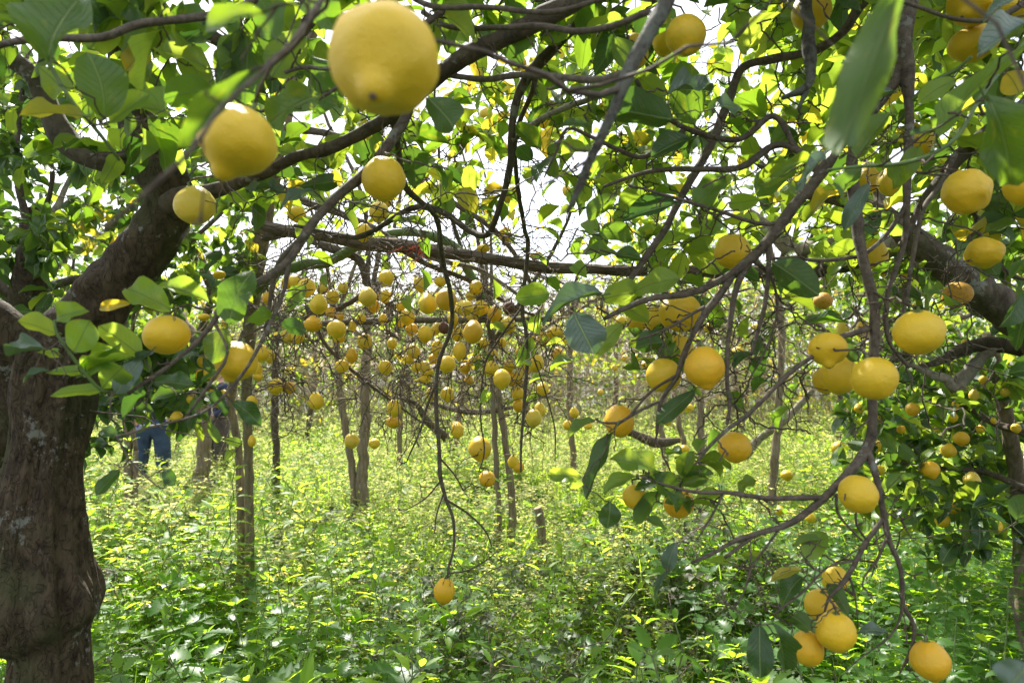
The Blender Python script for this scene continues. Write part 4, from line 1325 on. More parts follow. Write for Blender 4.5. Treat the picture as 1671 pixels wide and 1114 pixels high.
populate(tlb, region_targets([
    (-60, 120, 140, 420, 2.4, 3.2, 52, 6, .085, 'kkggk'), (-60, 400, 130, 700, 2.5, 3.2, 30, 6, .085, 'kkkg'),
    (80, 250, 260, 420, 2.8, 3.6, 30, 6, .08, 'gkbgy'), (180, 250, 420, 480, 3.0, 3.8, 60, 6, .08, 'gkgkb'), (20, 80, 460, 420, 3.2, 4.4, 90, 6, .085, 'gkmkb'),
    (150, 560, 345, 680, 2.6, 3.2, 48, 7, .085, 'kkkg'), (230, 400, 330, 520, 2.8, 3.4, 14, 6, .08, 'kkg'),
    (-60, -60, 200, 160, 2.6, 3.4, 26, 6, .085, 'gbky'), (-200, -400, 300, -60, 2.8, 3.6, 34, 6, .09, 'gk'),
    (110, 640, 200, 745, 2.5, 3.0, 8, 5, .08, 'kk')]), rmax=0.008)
tlb.spurs(150)

# ------------------------------------------------------------------ upper background trees and the orchard beyond
ORCH = 'lemon trees standing in rows across the orchard floor'


def orchard_tree(stems, d, crown, n_cl, leaf_n, size, mats, label, r=0.04, limbs=5, bare=34, parts=0, mat='post', top=None):
    """stems: list of px polylines at depth d, carried down to the ground; crown: (px0,py0,px1,py1,d0,d1)."""
    sb = P(stems[0][0][0], stems[0][0][1], d)
    t = Tree('lemon_tree', (sb[0], sb[1], 0), label, 'tree', ORCH)
    tops = []
    for si, s in enumerate(stems):
        b = P(s[0][0], s[0][1], d)
        rows = [(b[0], b[1], -.05, s[0][2] * d / F * 0.95)] + [(*P(x, y, d), 0.72 * q * d / F) for x, y, q in s]
        t.branch(rows, mat, 'trunk', sides=14, px=False, wig=0.5, step=0.04)
        tops.append(rows[-1])
    for i in range(limbs):
        s = tops[i % len(tops)]
        a = np.array(s[:3])
        tgt = P(rng.uniform(crown[0], crown[2]), rng.uniform(crown[1], crown[1] * .4 + crown[3] * .6), rng.uniform(crown[4], crown[5]))
        m1 = a * .6 + tgt * .4 + np.array([rng.normal(0, .1), rng.normal(0, .1), .12])
        m2 = a * .25 + tgt * .75 + np.array([rng.normal(0, .1), rng.normal(0, .1), .12])
        t.branch([(*a, s[3] * .8), (*m1, s[3] * .55), (*m2, s[3] * .36), (*tgt, s[3] * .15)], mat if i % 2 else 'bark', 'branch', sides=8, px=False, wig=0.6, step=0.05)
    populate(t, region_targets([(crown[0], crown[1], crown[2], crown[3], crown[4], crown[5], n_cl, leaf_n, size, mats)]), rmax=0.010)
    if bare:
        populate(t, region_targets([(crown[0], crown[1], crown[2], crown[3] + 60, crown[4], crown[5], bare, 0, .07, 'g')]), rmax=0.006)
    t.spurs(120)
    return t


orch = []
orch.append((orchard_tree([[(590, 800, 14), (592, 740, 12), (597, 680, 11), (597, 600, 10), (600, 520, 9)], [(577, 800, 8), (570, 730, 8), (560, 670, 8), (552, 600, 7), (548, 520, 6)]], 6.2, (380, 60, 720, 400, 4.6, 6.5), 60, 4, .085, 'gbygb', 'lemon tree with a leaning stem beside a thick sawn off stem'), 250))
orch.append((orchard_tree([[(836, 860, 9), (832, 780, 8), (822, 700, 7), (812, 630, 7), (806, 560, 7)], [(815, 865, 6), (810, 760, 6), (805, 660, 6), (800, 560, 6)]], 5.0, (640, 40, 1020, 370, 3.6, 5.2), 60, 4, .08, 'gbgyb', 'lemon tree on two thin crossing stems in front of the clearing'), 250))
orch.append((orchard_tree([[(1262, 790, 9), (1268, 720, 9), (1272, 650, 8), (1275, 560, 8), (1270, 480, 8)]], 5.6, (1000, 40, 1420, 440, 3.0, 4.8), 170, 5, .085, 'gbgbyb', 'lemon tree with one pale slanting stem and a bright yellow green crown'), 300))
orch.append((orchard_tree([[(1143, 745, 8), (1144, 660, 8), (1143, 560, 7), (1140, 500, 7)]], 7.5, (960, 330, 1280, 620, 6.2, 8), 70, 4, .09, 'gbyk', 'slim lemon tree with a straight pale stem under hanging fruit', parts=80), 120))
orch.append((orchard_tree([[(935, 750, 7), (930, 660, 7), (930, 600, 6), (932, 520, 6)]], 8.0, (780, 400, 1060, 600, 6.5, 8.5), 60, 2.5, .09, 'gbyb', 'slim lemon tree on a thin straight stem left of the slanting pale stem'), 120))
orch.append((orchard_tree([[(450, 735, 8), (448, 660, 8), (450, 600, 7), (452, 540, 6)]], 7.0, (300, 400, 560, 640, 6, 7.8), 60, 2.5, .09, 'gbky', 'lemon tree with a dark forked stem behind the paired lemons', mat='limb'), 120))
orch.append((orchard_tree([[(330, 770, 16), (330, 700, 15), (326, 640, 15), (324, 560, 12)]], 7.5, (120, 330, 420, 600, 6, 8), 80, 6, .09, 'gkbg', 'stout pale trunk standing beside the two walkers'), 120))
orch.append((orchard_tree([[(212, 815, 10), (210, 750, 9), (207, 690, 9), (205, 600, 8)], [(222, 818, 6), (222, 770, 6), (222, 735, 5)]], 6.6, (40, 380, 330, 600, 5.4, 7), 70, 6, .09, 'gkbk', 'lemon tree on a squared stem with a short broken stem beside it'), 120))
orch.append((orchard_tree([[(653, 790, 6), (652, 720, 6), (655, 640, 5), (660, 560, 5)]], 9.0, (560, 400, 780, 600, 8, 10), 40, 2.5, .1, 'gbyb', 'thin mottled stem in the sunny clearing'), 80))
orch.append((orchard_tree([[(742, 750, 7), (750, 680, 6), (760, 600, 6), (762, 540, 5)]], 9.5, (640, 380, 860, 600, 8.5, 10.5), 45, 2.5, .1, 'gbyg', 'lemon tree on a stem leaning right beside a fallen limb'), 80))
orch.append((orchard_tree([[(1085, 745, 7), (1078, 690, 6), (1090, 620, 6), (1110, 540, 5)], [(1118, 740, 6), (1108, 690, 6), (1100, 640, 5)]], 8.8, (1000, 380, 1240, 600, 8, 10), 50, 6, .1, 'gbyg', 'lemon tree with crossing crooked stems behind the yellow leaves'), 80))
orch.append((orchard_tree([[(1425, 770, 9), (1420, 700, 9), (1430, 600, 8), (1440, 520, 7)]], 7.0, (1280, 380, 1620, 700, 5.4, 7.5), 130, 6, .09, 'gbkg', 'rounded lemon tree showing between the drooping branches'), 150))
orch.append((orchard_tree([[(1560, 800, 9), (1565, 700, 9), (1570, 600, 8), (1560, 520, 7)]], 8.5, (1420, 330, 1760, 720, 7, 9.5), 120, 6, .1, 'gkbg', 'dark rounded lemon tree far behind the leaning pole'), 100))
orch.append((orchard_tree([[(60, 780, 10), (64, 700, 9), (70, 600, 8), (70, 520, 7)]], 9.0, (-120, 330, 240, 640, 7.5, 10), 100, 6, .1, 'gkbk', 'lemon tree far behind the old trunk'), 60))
# deeper rows
k = 0
DEEP = ['lemon tree in the farthest row behind the walkers', 'lemon tree in the farthest row left of the sawn off stem', 'lemon tree in the farthest row behind the fruit curtain', 'lemon tree in the farthest row behind the clearing', 'lemon tree in the farthest row behind the slim straight stems',
        'lemon tree in the farthest row behind the slanting pale stem', 'lemon tree in the farthest row behind the rounded crown', 'lemon tree in the farthest row at the leafy orchard edge']
for i, px in enumerate((290, 500, 680, 860, 1000, 1210, 1370, 1640)):
    d = 11.5 + (i * 37 % 5) * 0.7
    o = rng.uniform(-15, 15)
    orch.append((orchard_tree([[(px, 735, 6), (px + o * .4, 680, 6), (px + o, 620, 5), (px + o, 560, 5)]], d, (px - 150, 440, px + 150, 630, d - 1.4, d + 1.4), 70, 2.6 if 300 < px < 1300 else 6, .11, 'gbkyb', DEEP[i], mat='limb'), 20))

# the far edge of the orchard: a leafy tangle no one could count
def far_thicket():
    L = []
    n = 30000
    x = rng.uniform(-19, 19, n)
    y = rng.uniform(15.5, 21, n)
    top = np.array([3.7 + 1.1 * mnoise.noise(Vector((a * 0.35, b * 0.3, 1.5))) + 0.5 * mnoise.noise(Vector((a * 1.1, b * 0.9, 8))) + 0.035 * abs(a) * (1.6 if a > 4 else 1) for a, b in zip(x, y)])
    z = top * rng.uniform(0.0, 1, n) ** 0.8
    keep = np.array([mnoise.noise(Vector((a * .8, b * .8, c * 1.1))) > -0.18 for a, b, c in zip(x, y, z)])
    x, y, z = x[keep], y[keep], z[keep]
    for a, b, c in zip(x, y, z):
        dv = rng.normal(0, 1, 3)
        s = rng.uniform(0.14, 0.27)
        pm = patch(a, c, 0.5, 77)
        mi = random.choice('kggb' if pm < -0.1 else ('gbgy' if pm < 0.2 else 'bybg'))
        L.append((a, b, c, *dv, *(np.array([0, 0, 1.0]) + rng.normal(0, .7, 3)), s, s * .6, MI[mi], rng.random()))
    me = merged_leaves('far_foliage', L, LEAF_LO, LEAFMATS)
    o = link('far_foliage', me)
    tag(o, 'tangled far hedge of leaves closing off the end of the orchard', 'hedge', None, 'stuff')
    Pm, Rm = [], []
    for i in range(1300):
        p = np.array([rng.uniform(-17, 17), rng.uniform(13, 20), rng.uniform(0, 0.6)])
        v = np.array([rng.normal(0, .6), rng.normal(0, .4), rng.uniform(1.5, 5.0)])
        t = np.linspace(0, 1, KT)[:, None]
        Pm.append(p + v * t + rng.normal(0, .09, (KT, 3)) + np.array([rng.normal(0, 1.6), 0, -rng.uniform(0, 1.2)]) * t ** 2)
        Rm.append(np.linspace(rng.uniform(.005, .014), .0025, KT))
    V, Q = batch_tubes(np.array(Pm), np.array(Rm), 4)
    o = link('far_brushwood', mesh_np('far_brushwood', V, Q, M['straw']))
    tag(o, 'pale bare brushwood stems in front of the far hedge', 'brushwood', None, 'stuff')


far_thicket()


def dead_tangle():
    """Arching dead twigs that fill the air under and between the far crowns."""
    Pm, Rm = [], []
    for i in range(2300):
        d = rng.uniform(5.2, 12)
        p = P(rng.uniform(380, 1330), rng.uniform(440, 650), d)
        if p[2] < .5:
            continue
        v = np.array([rng.normal(0, .5), rng.normal(0, .3), rng.normal(.1, .3)])
        t = np.linspace(0, 1, KT)[:, None]
        Pm.append(p + v * t + rng.normal(0, .022, (KT, 3)) + np.array([0, 0, -rng.uniform(0.1, .7)]) * t ** 2)
        r = rng.uniform(.0022, .005)
        Rm.append(np.linspace(r, r * .4, KT))
    V, Q = batch_tubes(np.array(Pm), np.array(Rm), 4)
    o = link('dead_twigs', mesh_np('dead_twigs', V, Q, M['straw']))
    tag(o, 'haze of fine pale dead twigs between the far stems', 'twigs', None, 'stuff')


dead_tangle()

# leaning pole on the right, stump, beams
def pole(name, rows, label, mat='post', sides=16, cat='pole', world_rows=False):
    W = [(*P(a[0], a[1], a[2]), a[3] * a[2] / F) for a in rows] if not world_rows else rows
    b = np.array(W[0][:3])
    base = np.array([b[0], b[1], 0.0])
    R = catmull(W, 0.03)
    V, Q, T = tube_arrays(R, sides, knob_disp(rng.uniform(0, 50), 0.14, 0.7))
    o = link(name, mesh_np(name, V - base, Q, M[mat], T=T), None, tuple(base))
    tag(o, label, cat)
    return o, R


pg_ = P(1662, 815, 3.05)
pole('prop_pole', [(pg_[0] + .01, pg_[1], -.05, .033), (*P(1662, 815, 3.05), .032), (*P(1650, 720, 3.0), .030), (*P(1636, 650, 2.95), .029), (*P(1622, 585, 2.9), .027), (*P(1612, 545, 2.88), .024)], 'grey brown pole propping up the limbs of the leafy right tree', world_rows=True)

st_o = P(881, 850, 4.8)
R = catmull([(st_o[0] + .02, st_o[1], -.05, .038), (*P(884, 875, 4.8), .033), (*P(880, 838, 4.8), .031), (*P(877, 829, 4.8), .030)], 0.02)
V, Q, T = tube_arrays(R, 14, knob_disp(5, 0.1), cap=True)
base = np.array([st_o[0], st_o[1], 0])
so = link('stump', mesh_np('stump', V - base, Q, M['post'], T=T), None, tuple(base))
tag(so, 'short sawn pole stump standing alone in the sunny weeds', 'stump')
ct, cr = R[-1, :3], R[-1, 3]
ax = R[-1, :3] - R[-3, :3]
ax /= np.linalg.norm(ax)
Rc = np.array([(*(ct + ax * 0.001), cr * .93), (*(ct + ax * 0.004), cr * .9)])
V, Q, T = tube_arrays(Rc, 14, None, cap=True)
link('cut_face', mesh_np('cut_face', V - base, Q, M['cutwood'], T=T), so)

# stringy horizontal beam of the pergola
bm_rows = [(415, 362, 3.05, 9.5), (450, 372, 3.02, 9.5), (520, 385, 2.98, 10), (600, 396, 2.94, 12), (660, 402, 2.92, 11), (720, 410, 2.92, 11.5), (800, 424, 2.9, 10.5), (880, 433, 2.88, 10), (960, 440, 2.86, 9.5), (1040, 441, 2.84, 9), (1120, 442, 2.82, 9), (1180, 446, 2.8, 8.5), (1235, 440, 2.78, 8)]


def beam_disp(p, dirs, t):
    o = np.empty(len(dirs))
    for i, d in enumerate(dirs):
        a = math.atan2(d[2], d[1])
        o[i] = 1 + 0.16 * mnoise.noise(Vector((p[0] * 1.2, math.cos(a) * 4, math.sin(a) * 4))) + 0.16 * mnoise.noise(Vector((p[0] * 3, math.cos(a) * 9, math.sin(a) * 9))) + 0.1 * mnoise.noise(Vector((p[0] * 12, a, 3)))
    return o


W = [(*P(a[0], a[1] + (1.5 if i % 2 else -1.5), a[2]), (0.92 if i % 2 else 0.82) * a[3] * a[2] / F) for i, a in enumerate(bm_rows)]
R = catmull(W, 0.02)
V, Q, T = tube_arrays(R, 40, beam_disp)
bmo = link('pergola_beam', mesh_np('pergola_beam', V - R[0, :3], Q, M['beam'], T=T), None, tuple(R[0, :3]))
tag(bmo, 'dark stringy wooden pole laid level across the middle of the grove', 'beam')
# lifted bark strips along the beam
Pm, Rm = [], []
for i in range(70):
    j = rng.integers(2, len(R) - 12)
    a = rng.uniform(0, 6.28)
    off = np.array([0, math.cos(a), math.sin(a)]) * R[j, 3] * rng.uniform(1.0, 1.12)
    ln = rng.integers(4, 10)
    ii = np.linspace(j, min(len(R) - 1, j + ln), KT).astype(int)
    Pm.append(R[ii, :3] + off + rng.normal(0, .0012, (KT, 3)))
    Rm.append(np.full(KT, rng.uniform(.0012, .0028)))
V, Q = batch_tubes(np.array(Pm), np.array(Rm), 4)
o = link('bark_strips', mesh_np('bark_strips', V - R[0, :3], Q, M['beam']), bmo)
o['kind'] = 'stuff'

b2, R2 = pole('rail_pole', [(470, 533, 4.6, 5), (560, 526, 4.6, 5.5), (680, 522, 4.6, 5.5), (800, 522, 4.65, 5), (900, 520, 4.7, 4.5)], 'thin brown rail lying level behind the hanging fruit', 'beam', 10, 'rail')

# red twine knotted on the beam
mt = plain('red_twine', (0.50, 0.10, 0.06), 0.9, 60, 0.3)
c = P(686, 402, 2.88)
tb_, Rm = [], []
for i in range(26):
    a0 = rng.uniform(0, 6.28)
    t = np.linspace(0, 1, KT)
    rr = 0.030 * rng.uniform(0.85, 1.1)
    if i < 9:
        ang = a0 + t * 5.5
        pts = np.stack([c[0] + rng.uniform(-.035, .04) + t * rng.uniform(-.02, .02), c[1] + .04 + rr * np.cos(ang), c[2] - .012 + rr * np.sin(ang)], -1)
    else:
        s = rng.normal(0, 1, 3) * np.array([.05, .02, .04]) + np.array([0, -.01, -.01])
        pts = c + np.array([rng.uniform(-.03, .05), 0.0, 0]) + s * t[:, None] + rng.normal(0, .004, (KT, 3)) + np.array([0, 0, -.02]) * (t[:, None] ** 2)
    tb_.append(pts)
    Rm.append(np.full(KT, .0013))
for pth in (((0, 0), (-8, 20), (-22, 34), (-30, 40)), ((0, 0), (6, 18), (-2, 34), (4, 44))):
    pp = np.array([P(686 + x, 405 + y, 2.86) for x, y in pth])
    tb_.append(catmull(np.hstack([pp, np.full((4, 1), .002)]), 0.004)[np.linspace(0, 8, KT).astype(int) * 1, :3])
    Rm.append(np.full(KT, .0013))
V, Q = batch_tubes(np.array(tb_), np.array(Rm), 5)
o = link('twine', mesh_np('twine', V - c, Q, mt), None, tuple(c))
tag(o, 'frayed red twine knotted round the level wooden beam', 'twine')
# pale string hanging left of it
ms = plain('pale_string', (0.55, 0.52, 0.44), 0.9, 60, 0.15)
pts = [(540, 412, 2.95, .6), (537, 425, 2.95, .6), (545, 440, 2.95, .6), (540, 458, 2.95, .6), (530, 480, 2.94, .6), (526, 500, 2.94, .55)]
W = [(*P(a[0], a[1], a[2]), .0014) for a in pts]
R = catmull(W, 0.01)
V, Q, T = tube_arrays(R, 5)
o = link('string', mesh_np('string', V - R[0, :3], Q, ms, T=T), None, tuple(R[0, :3]))
tag(o, 'loose pale string dangling among the fruit under the beam', 'string')

# ------------------------------------------------------------------ LEMONS
def lemon_template(nu, nv, kind, seed):
    r = random.Random(seed)
    neck, nip, el, flat = {'round': (0.02, 0.05, 1.0, 0), 'nip': (0.03, 0.16, 1.04, 0), 'long': (0.06, 0.16, 1.0, 0), 'pear': (0.22, 0.05, 1.0, 0.06), 'lumpy': (0.05, 0.10, 1.0, 0), 'bignip': (0.02, 0.36, 1.0, 0)}[kind]
    amp = {'lumpy': 0.038, 'pear': 0.03}.get(kind, 0.022)
    V = []
    for i in range(nv + 1):
        th = math.pi * i / nv
        for j in range(nu):
            ph = 2 * math.pi * j / nu
            x, y, z = math.sin(th) * math.cos(ph), math.sin(th) * math.sin(ph), math.cos(th)
            f = 1 + amp * mnoise.noise(Vector((x * 1.6 + seed, y * 1.6, z * 1.6))) * 2 + amp * 0.35 * mnoise.noise(Vector((x * 5 + seed, y * 5, z * 5))) * 2
            f += amp * 0.5 * math.cos(ph * 9 + seed) * math.sin(th) ** 2 * 0.3
            x *= f * (1 - neck * max(0, z) ** 1.2 * 1.2)
            y *= f * (1 - neck * max(0, z) ** 1.2 * 1.2)
            z *= f
            a = math.pi - th
            z -= nip * math.exp(-(a / (0.34 + 0.22 * max(0, nip - .1))) ** 2) - 0.05 * nip * math.exp(-((a - 0.6) / 0.18) ** 2)
            rim = 1 - 0.10 * (nip > .1) * math.exp(-((a - 0.40) / 0.10) ** 2)
            x *= rim
            y *= rim
            z -= 0.04 * math.exp(-(th / 0.16) ** 2)
            z += neck * 0.35 * max(0, z) ** 3
            V.append((x, y, z))
    V = np.array(V)
    V[:, 2] /= (V[:, 2].max() - V[:, 2].min()) / 2
    V[:, 2] -= (V[:, 2].max() + V[:, 2].min()) / 2
    idx = np.arange((nv + 1) * nu).reshape(nv + 1, nu)
    nx = np.roll(idx, -1, 1)
    Q = np.stack([idx[:-1], idx[1:], nx[1:], nx[:-1]], -1).reshape(-1, 4)
    return V, Q


LSHAPES = {}
for i, kd in enumerate(('round', 'nip', 'long', 'pear', 'lumpy', 'bignip')):
    LSHAPES[kd] = [lemon_template(22, 14, kd, 3.7 * i + 11.3 * s) for s in range(2)]
LHERO = {kd: lemon_template(56, 40, kd, 1.9 + 5 * i) for i, kd in enumerate(('round', 'nip', 'long', 'pear', 'lumpy', 'bignip'))}
_lm = {}


def lemon_mesh(kd, s, mat, hero):
    key = (kd, s, mat, hero)
    if key not in _lm:
        V, Q = LHERO[kd] if hero else LSHAPES[kd][s]
        _lm[key] = mesh_np('lemon', V, Q, M[mat])
    return _lm[key]


def calyx_mesh():
    b = Builder()
    b.tube([np.array([0, 0, .96]), np.array([0.01, 0, 1.08]), np.array([0.03, 0.01, 1.24])], 0.075, 0.06, 0, 7)
    for k in range(5):
        a = k * 2 * math.pi / 5
        b.simple((0, 0, 1.0), (math.cos(a), math.sin(a), -0.02), (0, 0, 1), 0.26, 0.18, 0, 0.15)
    return b.mesh('stalk', [M['calyx']])


CAL = calyx_mesh()
_tr = np.array([(0, 0, -.90, .05), (0, 0, -.985, .075), (0, 0, -1.0, .06), (0, 0, -1.012, .03)])
_tv, _tq, _tt = tube_arrays(_tr, 10)
TIP = mesh_np('tip', _tv, _tq, M['drystem'], T=_tt)
TREES = {'L': tl, 'R': tr, 'C': tm, 'B': tb, 'A': tlb, 'U': orch[1][0], 'V': orch[2][0], 'W': orch[0][0]}
lemons = []


def lemon(x, y, w, h, tree, label=None, kd=None, mat='lemon', d=None, axis=None, size=0.069, group=None, stalk=True):
    avg = (w + h) / 2
    if d is None:
        d = size * F / avg
        lim = {'C': (2.2, 2.95), 'L': (0, 2.2), 'R': (0, 1.75), 'B': (1.9, 2.75), 'A': (2.0, 2.7)}.get(tree, (2.0, 6.0))
        d = min(max(d, lim[0]), lim[1])
    c_ = P(x, y, d)
    rw, rh = w / 2 * d / F, h / 2 * d / F
    i = len(lemons)
    hero = avg > 44
    if kd is None:
        kd = ('nip', 'nip', 'long', 'pear', 'round', 'lumpy')[(i * 7) % 6]
        if h > w * 1.15:
            kd = ('long', 'pear', 'nip')[i % 3]
        elif hero:
            kd = ('round', 'nip', 'lumpy')[i % 3]
    me = lemon_mesh(kd, i % 2, mat, hero)
    o = link('lemon', me, None, tuple(c_))
    if axis is None:
        ax = np.array([rng.normal(0, .13), rng.normal(0, .25), 1.0])
    else:
        ax = axis[0] * _r + axis[1] * _u - axis[2] * _f
    ax /= np.linalg.norm(ax)
    q = Vector(ax).to_track_quat('Z', 'Y')
    o.rotation_mode = 'QUATERNION'
    from mathutils import Quaternion
    o.rotation_quaternion = q @ Quaternion((0, 0, 1), rng.uniform(0, 6.28))
    o.scale = (rw, rw, rh)
    if stalk:
        s = link('stalk', CAL, o)
    if kd == 'bignip' and hero:
        link('tip', TIP, o)
    T = c_ + ax * rh * 1.22
    lemons.append(dict(o=o, x=x, y=y, w=w, h=h, d=d, T=T, tree=tree, label=label, mat=mat, kd=kd, group=group))
    return o


# the large near fruit, each with its own words
lemon(625, 105, 180, 198, 'R', 'huge blurred lemon hanging closest to the lens, its dark tip facing us', 'bignip', d=.445, axis=(0.04, .74, -.62))
lemon(384, 237, 125, 128, 'L', 'blurred lemon with a swollen side nipple, beside the largest fruit', 'bignip', d=.62, axis=(.36, .92, -.12))
lemon(318, 336, 65, 62, 'L', 'pale round lemon crossed by a thin twig in front of the big limb', 'round', 'lemon_pale', d=1.18)
lemon(626, 293, 70, 72, 'L', 'dull yellow speckled lemon hanging directly below the huge blurred one', 'round', d=1.12)
lemon(272, 547, 72, 64, 'L', 'shiny lemon beside the sunlit leaves on the low left twig', 'round', d=1.0)
lemon(384, 591, 69, 68, 'L', 'greenish yellow lemon overlapping small ones on the low left branch', 'nip', d=1.03, axis=(.25, .8, -.1))
lemon(1032, 87, 52, 60, 'R', 'lemon half hidden behind the lichened dark branch', 'round')
lemon(1086, 62, 42, 60, 'R', 'lemon squeezed behind the one with a black tip near the top', 'round', d=1.5)
lemon(1119, 60, 65, 70, 'R', 'lemon with a small black scar near its tip, in the top group of three', 'nip', axis=(.1, .9, -.35))
lemon(1324, 20, 62, 60, 'R', 'lemon cut by the top edge behind the grey lichen crusted stub', 'round')
lemon(1414, 107, 36, 50, 'R', 'lemon peeping from behind the long blurred leaf', 'long', d=1.6)
lemon(1588, 72, 74, 56, 'R', 'lemon lying sideways among leaves near the top right corner', 'round', d=1.2)
lemon(1582, 12, 72, 50, 'R', 'lemon with a pointed nipple at the very top of the frame', 'bignip', d=1.15, axis=(.6, .7, -.2))
lemon(1650, 12, 66, 50, 'R', 'lemon in the top right corner behind a silvery leaf', 'round', d=1.1)
lemon(1577, 314, 74, 76, 'R', 'large grainy lemon alone just left of the huge spotted leaf', 'lumpy', d=1.05)
lemon(1672, 300, 60, 72, 'R', 'lemon cut off by the right edge beneath the huge spotted leaf', 'round', d=.95)
lemon(1451, 298, 38, 50, 'R', 'narrow lemon hanging behind the grey upright branch', 'long', d=1.5)
lemon(1416, 290, 36, 52, 'R', 'partly hidden lemon behind leaves left of the upright branch', 'pear', d=1.6)
lemon(1427, 362, 40, 40, 'R', 'lemon tucked behind the fork with a scarred top', 'lumpy', 'lemon_pale', d=1.6)
lemon(1430, 418, 36, 60, 'R', 'lemon showing behind the middle of the long drooping branch', 'long', d=1.6)
lemon(1505, 235, 40, 46, 'R', 'lemon shaded under leaves right of the grey upright branch', 'round', d=1.6)
lemon(1195, 411, 57, 58, 'R', 'clean round lemon hanging just over the forked branch right of the beam', 'round', d=1.35)
lemon(1109, 511, 69, 64, 'R', 'broad lemon pressed under the brown branch at centre right', 'lumpy', d=1.3)
lemon(1150, 601, 64, 73, 'R', 'large smooth orange yellow lemon in front of its cluster at centre right', 'long', 'lemon_orange', d=1.15)
lemon(1083, 613, 57, 56, 'R', 'lemon with a bright lit side left of the large smooth one', 'round', d=1.25)
lemon(1104, 570, 54, 50, 'R', 'lemon hidden behind its neighbours at the heart of the centre right cluster', 'round', d=1.42)
lemon(1067, 521, 34, 42, 'R', 'lemon shadowed behind leaves left of the broad lemon', 'round', d=1.5)
lemon(1040, 524, 34, 40, 'R', 'shaded lemon behind the round green leaf edge', 'round', d=1.6)
lemon(1011, 687, 48, 54, 'R', 'lemon crossed by a twig above the long curved leaf', 'round', 'lemon_orange', d=1.3)
lemon(1199, 730, 53, 50, 'R', 'squat lemon hanging alone beneath the slanting twig', 'round', 'lemon_orange', d=1.3)
lemon(1036, 811, 40, 41, 'R', 'small round lemon among bright leaves on the low branch', 'round', d=1.15)
lemon(1108, 822, 50, 46, 'R', 'lemon with a knobbly twig over it on the low branch', 'round', 'lemon_orange', d=1.2)
lemon(1098, 800, 36, 30, 'R', 'lemon mostly hidden behind the one with the knobbly twig', 'round', d=1.35)
lemon(1351, 573, 61, 62, 'R', 'lemon showing its round nipple in the cluster on the drooping branch', 'bignip', d=1.1, axis=(.12, .86, -.45))
lemon(1370, 612, 58, 64, 'R', 'lemon behind the nippled one beside the drooping branch', 'round', d=1.2)
lemon(1347, 620, 40, 46, 'R', 'sliver of lemon at the back of the drooping branch cluster', 'round', d=1.32)
lemon(1427, 618, 72, 70, 'R', 'very round lemon hanging in front of the drooping branch', 'round', d=1.0)
lemon(1499, 543, 78, 72, 'R', 'broad lemon right of the drooping branch, largest of the right side', 'round', d=1.0)
lemon(1562, 481, 46, 42, 'R', 'small brownish bruised lemon in front of the dark limb', 'round', 'lemon_brown', d=1.5)
lemon(1343, 491, 30, 28, 'B', 'tiny brown spotted lemon left of the drooping branch', 'lumpy', 'lemon_brown', d=2.2)
lemon(1606, 413, 57, 52, 'R', 'rough lemon behind crossing twigs above the dark limb', 'lumpy', d=1.3)
lemon(1400, 806, 62, 56, 'R', 'lemon turned with its tip toward us in the fork of the drooping branch', 'round', d=1.04, axis=(.75, .1, -.6))
lemon(1364, 1031, 62, 64, 'R', 'lemon leaning on another low over the nettles', 'round', d=1.05)
lemon(1318, 1058, 50, 57, 'R', 'orange lemon touching its bigger neighbour low over the nettles', 'round', 'lemon_orange', d=1.08)
lemon(1342, 988, 56, 52, 'R', 'lemon above the touching pair low over the nettles', 'round', d=1.16)
lemon(1363, 945, 42, 50, 'R', 'lemon partly hidden behind the lowest fork', 'lumpy', d=1.25)
lemon(1518, 1079, 60, 66, 'R', 'lowest lemon of all, at the tip of the longest branch', 'long', 'lemon_orange', d=1.08)
lemon(725, 965, 35, 46, 'L', 'lone elongated orange lemon at the end of the central bare branch', 'long', 'lemon_orange', d=2.02)
lemon(783, 733, 37, 43, 'R', 'plump lemon with a thin twig down its front above the twin stems', 'long', d=2.05)
lemon(795, 781, 27, 27, 'R', 'little round lemon hanging lowest by the twin stems', 'round', 'lemon_orange', d=2.05)

CG = 'lemons hanging in the bare central curtain of twigs'
cen = """500,470,28,30;481,460,20,24;468,461,16,22;529,458,14,14;526,472,18,18;520,496,27,32;543,485,20,24;511,528,28,26;485,548,22,26;471,549,22,24;549,538,29,29;553,551,20,20;555,517,12,14;575,533,12,20;595,557,23,25;558,598,21,22;629,600,21,23;574,580,18,24;630,455,24,28;600,484,28,30;627,482,20,24;450,631,23,26;471,633,21,20;426,576,24,28;440,582,16,22;420,602,16,26;421,614,16,14;436,487,14,20;593,380,26,30;686,465,22,25;718,460,18,17;698,495,29,33;728,489,32,35;777,470,23,24;768,483,17,16;758,503,28,26;785,503,23,26;807,513,22,28;828,531,25,27;771,516,20,17;665,518,23,27;653,524,12,20;672,538,20,20;694,546,23,28;712,536,15,20;740,523,17,25;747,546,20,23;772,541,31,37;750,574,20,30;675,573,21,24;667,586,15,15;714,569,19,29;707,586,15,17;729,595,27,28;693,601,17,23;699,607,17,17;693,618,20,14;759,601,17,17;773,589,20,14;804,580,18,20;801,602,25,25;819,619,27,32;835,618,18,24;830,596,20,20;703,644,15,22;730,644,21,24;643,667,21,28;642,688,23,20;516,654,24,28;574,719,22,25;611,724,17,17;746,701,20,27;825,384,20,27;789,405,20,13;869,558,16,24;887,554,20,24;907,544,28,22;910,578,19,23;874,593,25,30;847,616,16,25;885,634,20,24;845,643,20,23;846,662,18,20;880,669,20,25;871,683,24,30;877,533,15,15;838,753,18,24;846,762,18,18;618,347,30,34;628,332,24,16;484,350,28,26;640,560,16,18;610,500,18,20;655,500,16,18;560,470,16,18;590,520,14,16;790,560,16,18;765,620,14,14;850,575,18,22;860,600,16,20;818,560,16,18;680,600,16,16;540,510,16,18;625,520,14,16"""
